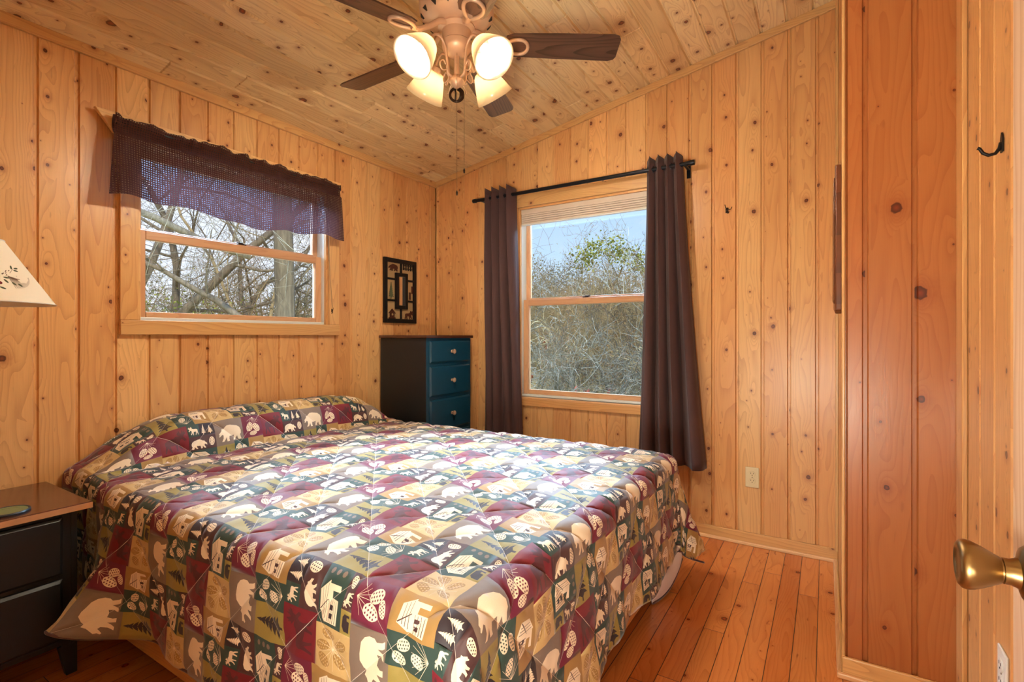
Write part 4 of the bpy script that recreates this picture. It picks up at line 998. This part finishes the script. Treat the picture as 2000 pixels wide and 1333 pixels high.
# ------------------------------------------------------------------ wall mirror with animal cut-outs
def make_mirror():
    x0, x1, z0, z1 = -.571, -.243, 1.270, 1.738; w, h = x1-x0, z1-z0
    o = thing('wall_mirror', ((x0+x1)/2, -.001, (z0+z1)/2), 'small dark framed mirror with bear, moose and tree cut-outs above the chest of drawers', 'mirror')
    U = lambda u: -w/2+w*u; Zv = lambda q: -h/2+h*q
    mb = MB(); fw = .030
    mb.box((U(0), -.020, Zv(0)), (U(0)+fw, 0, Zv(1))); mb.box((U(1)-fw, -.020, Zv(0)), (U(1), 0, Zv(1)))
    mb.box((U(0)+fw, -.020, Zv(0)), (U(1)-fw, 0, Zv(0)+fw)); mb.box((U(0)+fw, -.020, Zv(1)-fw), (U(1)-fw, 0, Zv(1)))
    a0, a1, b0, b1 = U(.34), U(.70), Zv(.22), Zv(.785); q = .026
    mb.box((a0, -.026, b0), (a0+q, 0, b1)); mb.box((a1-q, -.026, b0), (a1, 0, b1)); mb.box((a0+q, -.026, b0), (a1-q, 0, b0+q)); mb.box((a0+q, -.026, b1-q), (a1-q, 0, b1))
    m = .014; cx = (a0+a1)/2
    mb.box((cx-m/2, -.017, b1), (cx+m/2, 0, Zv(1)-fw)); mb.box((cx-m/2, -.017, Zv(0)+fw), (cx+m/2, 0, b0))
    for zz in (.35, .68):
        mb.box((U(0)+fw, -.017, Zv(zz)-m/2), (a0, 0, Zv(zz)+m/2)); mb.box((a1, -.017, Zv(zz)-m/2), (U(1)-fw, 0, Zv(zz)+m/2))
    mb.build('frame', M['iron'], o, bevel=.002)
    mb = MB(); mb.box((U(0)+.01, -.006, Zv(0)+.01), (a0+.01, -.001, Zv(1)-.01)); mb.box((a1-.01, -.006, Zv(0)+.01), (U(1)-.01, -.001, Zv(1)-.01)); mb.box((a0+.01, -.006, Zv(0)+.01), (a1-.01, -.001, b0+.01)); mb.box((a0+.01, -.006, b1-.01), (a1-.01, -.001, Zv(1)-.01)); mb.build('tan_backing', M['tan'], o)
    mb = MB(); mb.box((a0+.01, -.009, b0+.01), (a1-.01, -.005, b1-.01)); mb.build('mirror_glass', M['mirror'], o)
    def cut(pl, u0, q0, u1, q1, nm, flip=False, mat='rust'):
        pts = [(U(u0)+(1-px if flip else px)*(U(u1)-U(u0)), -.010, Zv(q0)+py*(Zv(q1)-Zv(q0))) for px, py in pl]
        mb = MB(); mb.prism(pts, (0, -.004, 0)); mb.build(nm, M[mat], o)
    cut(bear, .13, .80, .42, .94, 'bear_cutout'); cut(moose, .62, .06, .92, .21, 'moose_cutout', True)
    cut(fir(7, .46), .13, .37, .30, .63, 'tree_cutout', mat='leafp')
    mb = MB()
    for i in range(5): x = U(.60+.075*i); mb.box((x-.004, -.014, Zv(.84)), (x+.004, -.010, Zv(.95)))
    for zz in (.865, .915): mb.box((U(.58), -.015, Zv(zz)-.003), (U(.92), -.011, Zv(zz)+.003))
    mb.build('fence_cutout', M['iron'], o)
    mb = MB()
    for (u, q, ww) in ((.80, .38, .020), (.88, .48, .018)):
        mb.box((U(u)-ww/2, -.014, Zv(q)), (U(u)+ww/2, -.010, Zv(q)+.055))
    mb.build('cattail_cutout', M['rust'], o, bevel=.001)
    cut([(.05, 0), (.95, 0), (.95, .08), (.8, .12), (.8, .55), (1, .5), (.5, 1), (0, .5), (.2, .55), (.2, .12), (.05, .08)], .13, .07, .36, .22, 'birdhouse_cutout')
    mb = MB(); mb.lathe([(0, 0), (.008, 0), (.008, .002), (0, .002)], Matrix.Translation((U(.245), -.0145, Zv(.13))) @ Matrix.Rotation(PI/2, 4, 'X'), 14); mb.build('birdhouse_hole', M['tan'], o)
make_mirror()

# ------------------------------------------------------------------ outlets
def outlet(loc, rz, mat, label, w=.07, h=.114):
    o = thing('wall_outlet', loc, label, 'outlet', 'duplex wall outlets', rz)
    mb = MB(); mb.box((-w/2, -.006, -h/2), (w/2, 0, h/2)); mb.build('cover_plate', mat, o, bevel=.003)
    for s in (1, -1):
        mb = MB(); mb.lathe([(0, 0), (.0165, 0), (.0165, .0025), (0, .0025)], Matrix.Translation((0, -.006, s*.0195)) @ Matrix.Rotation(PI/2, 4, 'X'), 28); rc = mb.build('receptacle', mat, o, bevel=.0008)
        mb = MB(); zc = s*.0195
        mb.box((-.0075, -.0092, zc), (-.0055, -.0084, zc+.008)); mb.box((.0055, -.0092, zc), (.0075, -.0084, zc+.007)); mb.lathe([(0, 0), (.0024, 0), (.0024, .0008), (0, .0008)], Matrix.Translation((0, -.0084, zc-.007)) @ Matrix.Rotation(PI/2, 4, 'X'), 10)
        mb.build('slots', M['slot'], rc)
    mb = MB(); mb.lathe([(0, 0), (.003, 0), (.0025, .001), (0, .0012)], Matrix.Translation((0, -.006, 0)) @ Matrix.Rotation(PI/2, 4, 'X'), 12); mb.build('screw', M['steelc'], o)
outlet((-.0002, -2.319, .380), R(-90), M['ivory'], 'ivory duplex outlet low on the board wall right of the curtain')
outlet((-1.477, YN+.0002, .368), R(180), M['white'], 'white duplex outlet on the near wall below the door knob')

# ------------------------------------------------------------------ hooks
hk = thing('coat_hook', (-.001, -2.187, 1.90), 'small bronze double hook on the board wall right of the curtain', 'hook', rz=R(-90))
mb = MB(); mb.box((-.008, -.003, -.018), (.008, 0, .012)); mb.lathe([(0, 0), (.009, 0), (.008, .004), (0, .005)], Matrix.Translation((0, -.002, .004)) @ Matrix.Rotation(PI/2, 4, 'X'), 12); mb.build('mount_plate', M['bronze'], hk, bevel=.001)
for pts in ([(-.004, -.003, .006), (-.007, -.012, .016), (-.009, -.016, .028)], [(.006, -.003, .004), (.016, -.010, -.001), (.024, -.020, -.002), (.030, -.026, .008)], [(0, -.003, -.014), (.004, -.012, -.022), (.010, -.024, -.026), (.016, -.030, -.018)]):
    mb = MB(); mb.tube(pts, [.0028, .0022, .002, .0022][:len(pts)], 8); mb.build('prong', M['bronze'], hk, smooth=True)
hk = thing('coat_hook', (CX+1.642, YN+.0005, 1.63), 'black iron coat hook on the near wall, curving out above the door knob', 'hook', rz=R(180))
mb = MB(); mb.prism([(-.009, 0, -.018), (.009, 0, -.018), (.010, 0, .012), (.005, 0, .024), (0, 0, .030), (-.005, 0, .024), (-.010, 0, .012)], (0, -.004, 0)); mb.build('mount_plate', M['iron'], hk, bevel=.001)
mb = MB(); mb.tube([(0, -.003, .005), (0, -.006, -.008), (0, -.014, -.019), (0, -.026, -.021), (0, -.036, -.014), (0, -.042, -.002), (0, -.046, .000)], [.005, .0045, .004, .004, .0038, .0036, .0045], 10); mb.build('prong', M['iron'], hk, smooth=True)

# cord and cleat beside the left window
cl = thing('cord_cleat', (-1.018, -.0195, 1.335), 'tiny metal cord cleat on the casing right of the left window', 'cleat')
mb = MB(); mb.box((-.004, -.002, -.010), (.004, 0, .010)); mb.tube([(-.006, -.004, -.02), (-.002, -.008, -.006), (.002, -.008, .004), (.008, -.005, .018)], .0016, 6); mb.tube([(.004, -.003, -.018), (.0, -.007, -.006)], .0015, 6); mb.build('cleat_body', M['bronze'], cl, smooth=False)
mb = MB(); mb.tube([(-1.048, -.024, 1.80), (-1.040, -.024, 1.65), (-1.026, -.026, 1.46), (-1.018, -.027, 1.355)], .0007, 5); mb.tube([(-1.050, -.024, 1.80), (-1.038, -.025, 1.55), (-1.022, -.025, 1.37), (-1.018, -.027, 1.350)], .0007, 5)
tag(mb.build('blind_cord', M['steelc']), 'thin cord hanging from the valance to the cleat by the left window', 'cord')

# dark plaque on the closet side
o = thing('wall_plaque', (-.62, YJ+.001, 1.545), 'dark walnut plaque with pointed ends seen edge-on at the closet corner', 'plaque')
mb = MB(); W_, H_ = .235, .275
pl = [(-W_, -H_), (-W_+.04, -H_-.012), (W_, -H_+.02), (W_, H_-.02), (W_-.05, H_), (-W_, H_)]
mb.prism([(x, 0, z) for x, z in pl], (0, .024, 0), axes=((1, 0, 0), (0, 0, 1)))
mb.build('board', M['plaque'], o, bevel=.005)
mb = MB(); mb.prism([(x*.82, .024, z*.86) for x, z in pl], (0, .004, 0), axes=((1, 0, 0), (0, 0, 1))); mb.build('raised_panel', M['plaque'], o, bevel=.002)

# ------------------------------------------------------------------ outdoors
mb = MB(); gx = np.linspace(-12, 60, 60); gy = np.linspace(-60, 60, 70); gv = []; gf = []
def ground_z(x, y):
    d1 = max(0, x-5.5); d2 = max(0, y-7)
    return -.55+.16*min(d1, 14)+.05*min(d2, 20)+.10*math.sin(x*.9+y*.5)+.06*math.sin(y*1.7-x*.3)
for x in gx:
    for y in gy: gv.append((x, y, ground_z(x, y)))
for i in range(len(gx)-1):
    for j in range(len(gy)-1):
        q = i*len(gy)+j; gf.append((q, q+len(gy), q+len(gy)+1, q+1))
mb.add(gv, gf); struct(mb.build('ground', M['meadow'], smooth=True, recalc=False))

def grow(seed, base, h, r0, levels, spread=.8, nb=4, curl=.35, lean=(0, 0), first=.3, ratio=.62, upb=.2, minr=.004, segs=7):
    """branching limbs as tubes: list of (points, radii, level)"""
    rs = random.Random(seed); out = []
    def rec(p, d, l, r, lev):
        n = max(3, segs-lev); pts = [p.copy()]; rad = [r]; q = p.copy(); dd = d.copy()
        for i in range(n):
            dd = (dd+Vector((rs.gauss(0, 1), rs.gauss(0, 1), rs.gauss(0, 1)))*curl*.32+Vector((0, 0, upb*.25))).normalized()
            q = q+dd*(l/n); pts.append(q.copy()); rad.append(max(minr*.6, r*(1-.75*(i+1)/n) if lev else r*(1-.55*(i+1)/n)))
        out.append((pts, rad, lev))
        if lev < levels:
            k = nb+(1 if lev == 0 else 0)+rs.randint(0, 1)
            for b in range(k):
                t = first+(1-first)*(b+rs.random()*.8)/k if lev == 0 else .2+.8*(b+rs.random())/k
                i = min(int(t*n), n-1); fr = t*n-i; bp = pts[i].lerp(pts[i+1], fr)
                dr = (pts[i+1]-pts[i]).normalized(); ax = dr.orthogonal().normalized(); ax.rotate(Matrix.Rotation(rs.uniform(0, 2*PI), 3, dr))
                nd = (dr*(1-spread*.55)+ax*spread*rs.uniform(.7, 1.2)).normalized()
                rec(bp, nd, l*ratio*rs.uniform(.7, 1.15), max(minr, rad[i]*.42), lev+1)
    rec(Vector(base), Vector((lean[0], lean[1], 1)).normalized(), h, r0, 0)
    return out
def tree_mesh(name, br, mat, thick=1.0):
    mb = MB()
    V = []; F = []; n0 = 0
    for pts, rad, lev in br:
        n = (10, 6, 4, 3, 3, 3)[min(lev, 5)]; m = len(pts)
        P = np.array([list(p) for p in pts]); tg = np.gradient(P, axis=0); tg /= np.linalg.norm(tg, axis=1, keepdims=True)+1e-9
        ref = np.array([.3, .5, .8]); u = np.cross(tg, ref); u /= np.linalg.norm(u, axis=1, keepdims=True)+1e-9; w = np.cross(tg, u)
        a = np.arange(n)*2*PI/n
        ring = P[:, None]+(u[:, None]*np.cos(a)[None, :, None]+w[:, None]*np.sin(a)[None, :, None])*(np.array(rad)*thick)[:, None, None]
        V.append(ring.reshape(-1, 3))
        for i in range(m-1):
            for k in range(n): l = (k+1) % n; F.append((n0+i*n+k, n0+i*n+l, n0+(i+1)*n+l, n0+(i+1)*n+k))
        n0 += m*n
    me = bpy.data.meshes.new(name); me.from_pydata(np.concatenate(V).tolist(), [], F); me.materials.append(mat)
    me.polygons.foreach_set('use_smooth', [True]*len(F))
    o = bpy.data.objects.new(name, me); COL.objects.link(o); return o
def leaves(name, centers, rad, n, size, mat, seed, parent=None):
    rs = np.random.default_rng(seed); V = []; F = []
    for c in centers:
        p = np.array(c)+rs.normal(0, 1, (n, 3))*rad
        for q in p:
            a = rs.normal(0, 1, 3); a /= np.linalg.norm(a); b = np.cross(a, rs.normal(0, 1, 3)); b /= np.linalg.norm(b); s = size*rs.uniform(.6, 1.3)
            k = len(V); V += [q-a*s, q+b*s*.5, q+a*s, q-b*s*.5]; F.append((k, k+1, k+2, k+3))
    me = bpy.data.meshes.new(name); me.from_pydata([tuple(v) for v in V], [], F); me.materials.append(mat)
    o = bpy.data.objects.new(name, me); COL.objects.link(o)
    if parent: o.parent = parent
    return o
def dirpt(px, D):    # a spot out of the window along the photograph's column px, for laying out the planting
    th = R(57.99); u = (px-1000)/981
    return (CX+D*(math.sin(th)+math.cos(th)*u), CY+D*(math.cos(th)-math.sin(th)*u))

# beyond the left window: bare oaks
x, y = dirpt(552, 9.0)
br = grow(11, (x, y, -.7), 8.5, .19, 4, spread=1.0, nb=4, first=.22, curl=.5, ratio=.48, upb=.0, minr=.006)
br[0] = ([Vector((x+.05*math.sin(i), y, -.7+i*1.3)) for i in range(8)], [.185, .175, .168, .16, .16, .15, .13, .10], 0)
tag(tree_mesh('bare_tree', br, M['bark']), 'thick bare oak trunk seen in the right part of the left window', 'tree', 'bare trees beyond the left window')
spots = [(150, 8.5, 8, .101, (.3, -.1), 21), (335, 15, 9, .13, (-.1, .1), 22), (90, 10, 9, .12, (.4, -.1), 23), (430, 18, 10, .12, (0, 0), 24), (600, 17, 9, .11, (-.1, 0), 25), (505, 12, 9, .05, (.05, 0), 26), (480, 13, 9, .045, (0, 0), 27)]
labs = ['bare tree whose long limbs reach in from the left edge of the left window', 'bare oak with tangled limbs in the left half of the left window', 'tall bare tree behind the curtained left edge of the left window',
        'distant bare tree in the middle of the left window', 'distant bare tree right of the thick trunk in the left window', 'slim pale sapling just left of the thick oak trunk', 'slim pale sapling near the middle of the left window']
for (px, D, h, r, ln, sd), lb in zip(spots, labs):
    x, y = dirpt(px, D)
    br = grow(sd, (x, y, -.6), h, r, 4, spread=1.1 if r > .1 else .6, nb=5, first=.14, curl=.7, ratio=.62, lean=ln, upb=.02 if r > .1 else .3, minr=.0045)
    tag(tree_mesh('bare_tree', br, M['bark'] if r > .1 else M['twig2']), lb, 'tree', 'bare trees beyond the left window')
x, y = dirpt(315, 11); g_ = leaves('leafy_bush', [(x, y, 1.3), (x-.6, y+.4, 1.5), (x+.6, y-.3, 1.25), (x+1.2, y-.4, 1.1), (x-1.4, y+.8, 1.2), (x, y, .6), (x+.6, y, .3)], .38, 700, .035, M['leaf'], 1); tag(g_, 'yellow green leafy bush low in the left corner of the left window', 'bush')
x, y = dirpt(400, 19); g_ = leaves('leafy_bush', [(x+i*1.4*.53-2*.53, y-i*1.4*.848+2, 1.6+.5*math.sin(i*2)) for i in range(-3, 8)], .8, 900, .06, M['leafdk'], 2); tag(g_, 'distant olive green undergrowth along the bottom of the left window', 'bush')

# beyond the right window: sumac thicket
shr = [(1088, 7.2, 3.2, .045, 31), (1062, 8.5, 3.0, .035, 32), (1128, 6.8, 2.6, .040, 33), (1205, 6.4, 2.9, .050, 34), (1160, 8.0, 3.0, .04, 35), (1245, 7.0, 3.0, .05, 36), (1020, 7.5, 3.0, .045, 37), (1290, 7.6, 2.4, .04, 38), (1110, 9.6, 3.6, .04, 39), (1180, 10.2, 3.8, .045, 40), (1235, 9.4, 3.9, .045, 41), (1060, 10.5, 4.0, .04, 42)]
SL_ = ['forked bare sumac shrub with red seed heads left of centre in the right window', 'bare shrub with red seed heads near the left edge of the right window', 'slender bare shrub right at the centre of the right window',
       'nearest bare shrub with a dark leaning stem near the right curtain', 'bare sumac with red seed heads right of centre in the right window', 'bare shrub half hidden by the right curtain outside the window',
       'bare shrub hidden behind the left curtain edge of the right window', 'bare shrub behind the right curtain, outside', 'far bare sumac with red seed heads behind the forked one', 'far bare shrub behind the seed-headed sumac right of centre',
       'far bare shrub just left of the right curtain', 'farthest bare shrub at the left edge of the right window']
for i, (px, D, h, r, sd) in enumerate(shr):
    x, y = dirpt(px, D); br = []
    for k in range(3):
        rs = random.Random(sd*7+k)
        br += grow(sd*5+k, (x+rs.uniform(-.3, .3), y+rs.uniform(-.3, .3), ground_z(x, y)-.1), h*.62*rs.uniform(.75, 1.1), r*rs.uniform(.8, 1.2), 4, spread=.75, nb=4, first=.18, curl=.75, ratio=.58, upb=.25, minr=.0032, lean=(rs.uniform(-.4, .4), rs.uniform(-.4, .4)))
    o = tree_mesh('bare_shrub', br, M['stem'] if i in (0, 2, 3, 5) else (M['twig'] if i % 3 else M['twig2']))
    tag(o, SL_[i], 'shrub', 'bare sumac shrubs beyond the right window')
    if i in (0, 1, 4, 8):
        tips = [b[0][-1] for b in br if b[2] == 2][:9]
        for p in tips:
            mb = MB(); mb.lathe([(0, -.09), (.02, -.07), (.028, -.02), (.02, .05), (0, .09)], Matrix.Translation(p) @ Matrix.Rotation(.3, 4, 'X'), 8)
            mb.build('seed_head', M['sumac'], o, smooth=True)
def thicket(name, px0, px1, D0, D1, n, hmin, hmax, mat, seed, label, rmul=1.0):
    rs = random.Random(seed); br = []
    for i in range(n):
        px = rs.uniform(px0, px1); D = rs.uniform(D0, D1); x, y = dirpt(px, D); h = rs.uniform(hmin, hmax)
        br += grow(seed*1000+i, (x, y, ground_z(x, y)-.2), h, .03*rmul, 3, spread=.8, nb=4, first=.12, curl=.7, ratio=.55, upb=.2, minr=.0055*rmul, segs=5, lean=(rs.uniform(-.4, .4), rs.uniform(-.4, .4)))
    o = tree_mesh(name, br, mat); tag(o, label, 'brush', kind='stuff'); return o
thicket('brush_thicket', 960, 1340, 15, 20, 130, 1.7, 2.6, M['twig'], 5, 'dense pale grey brush rising behind the sumac outside the right window', 1.2)
thicket('dry_brush', 960, 1340, 11, 15, 26, .6, 1.0, M['twig2'], 6, 'tan dry brush on the bank outside the right window', 1.0)
thicket('far_brush', 60, 640, 16, 26, 50, 2.0, 3.6, M['twig2'], 8, 'hazy tan woodland brush far beyond the left window', 1.6)
x, y = dirpt(1180, 20); br = grow(77, (x, y, 1), 3.2, .08, 3, spread=.8, nb=4, first=.3)
t_ = tree_mesh('leafy_tree', br, M['bark']); tag(t_, 'tree with fresh green leaves standing above the thicket outside the right window', 'tree')
leaves('foliage', [(x-.3, y+.3, 4.6), (x+.2, y-.3, 4.75), (x+.4, y-.5, 4.4), (x+.8, y-1.1, 4.1), (x-.5, y+.6, 4.2)], .26, 240, .07, M['leaf'], 9, t_)
for px, zt_, lb in ((1120, 4.7, 'pale olive treetop left of centre above the thicket in the right window'), (1215, 4.3, 'olive treetop near the right curtain above the thicket'), (1060, 4.3, 'thin grey green treetop at the left of the right window')):
    x, y = dirpt(px, 21); br = grow(px, (x, y, 1), zt_-2.1, .06, 4, spread=.9, nb=4, first=.25)
    t_ = tree_mesh('distant_tree', br, M['twig2']); tag(t_, lb, 'tree'); leaves('foliage', [(x+rng.normal(0, .7), y+rng.normal(0, .7), zt_-1.0+rng.normal(0, .35)) for _ in range(7)], .40, 130, .05, M['leafdk'], px, t_)
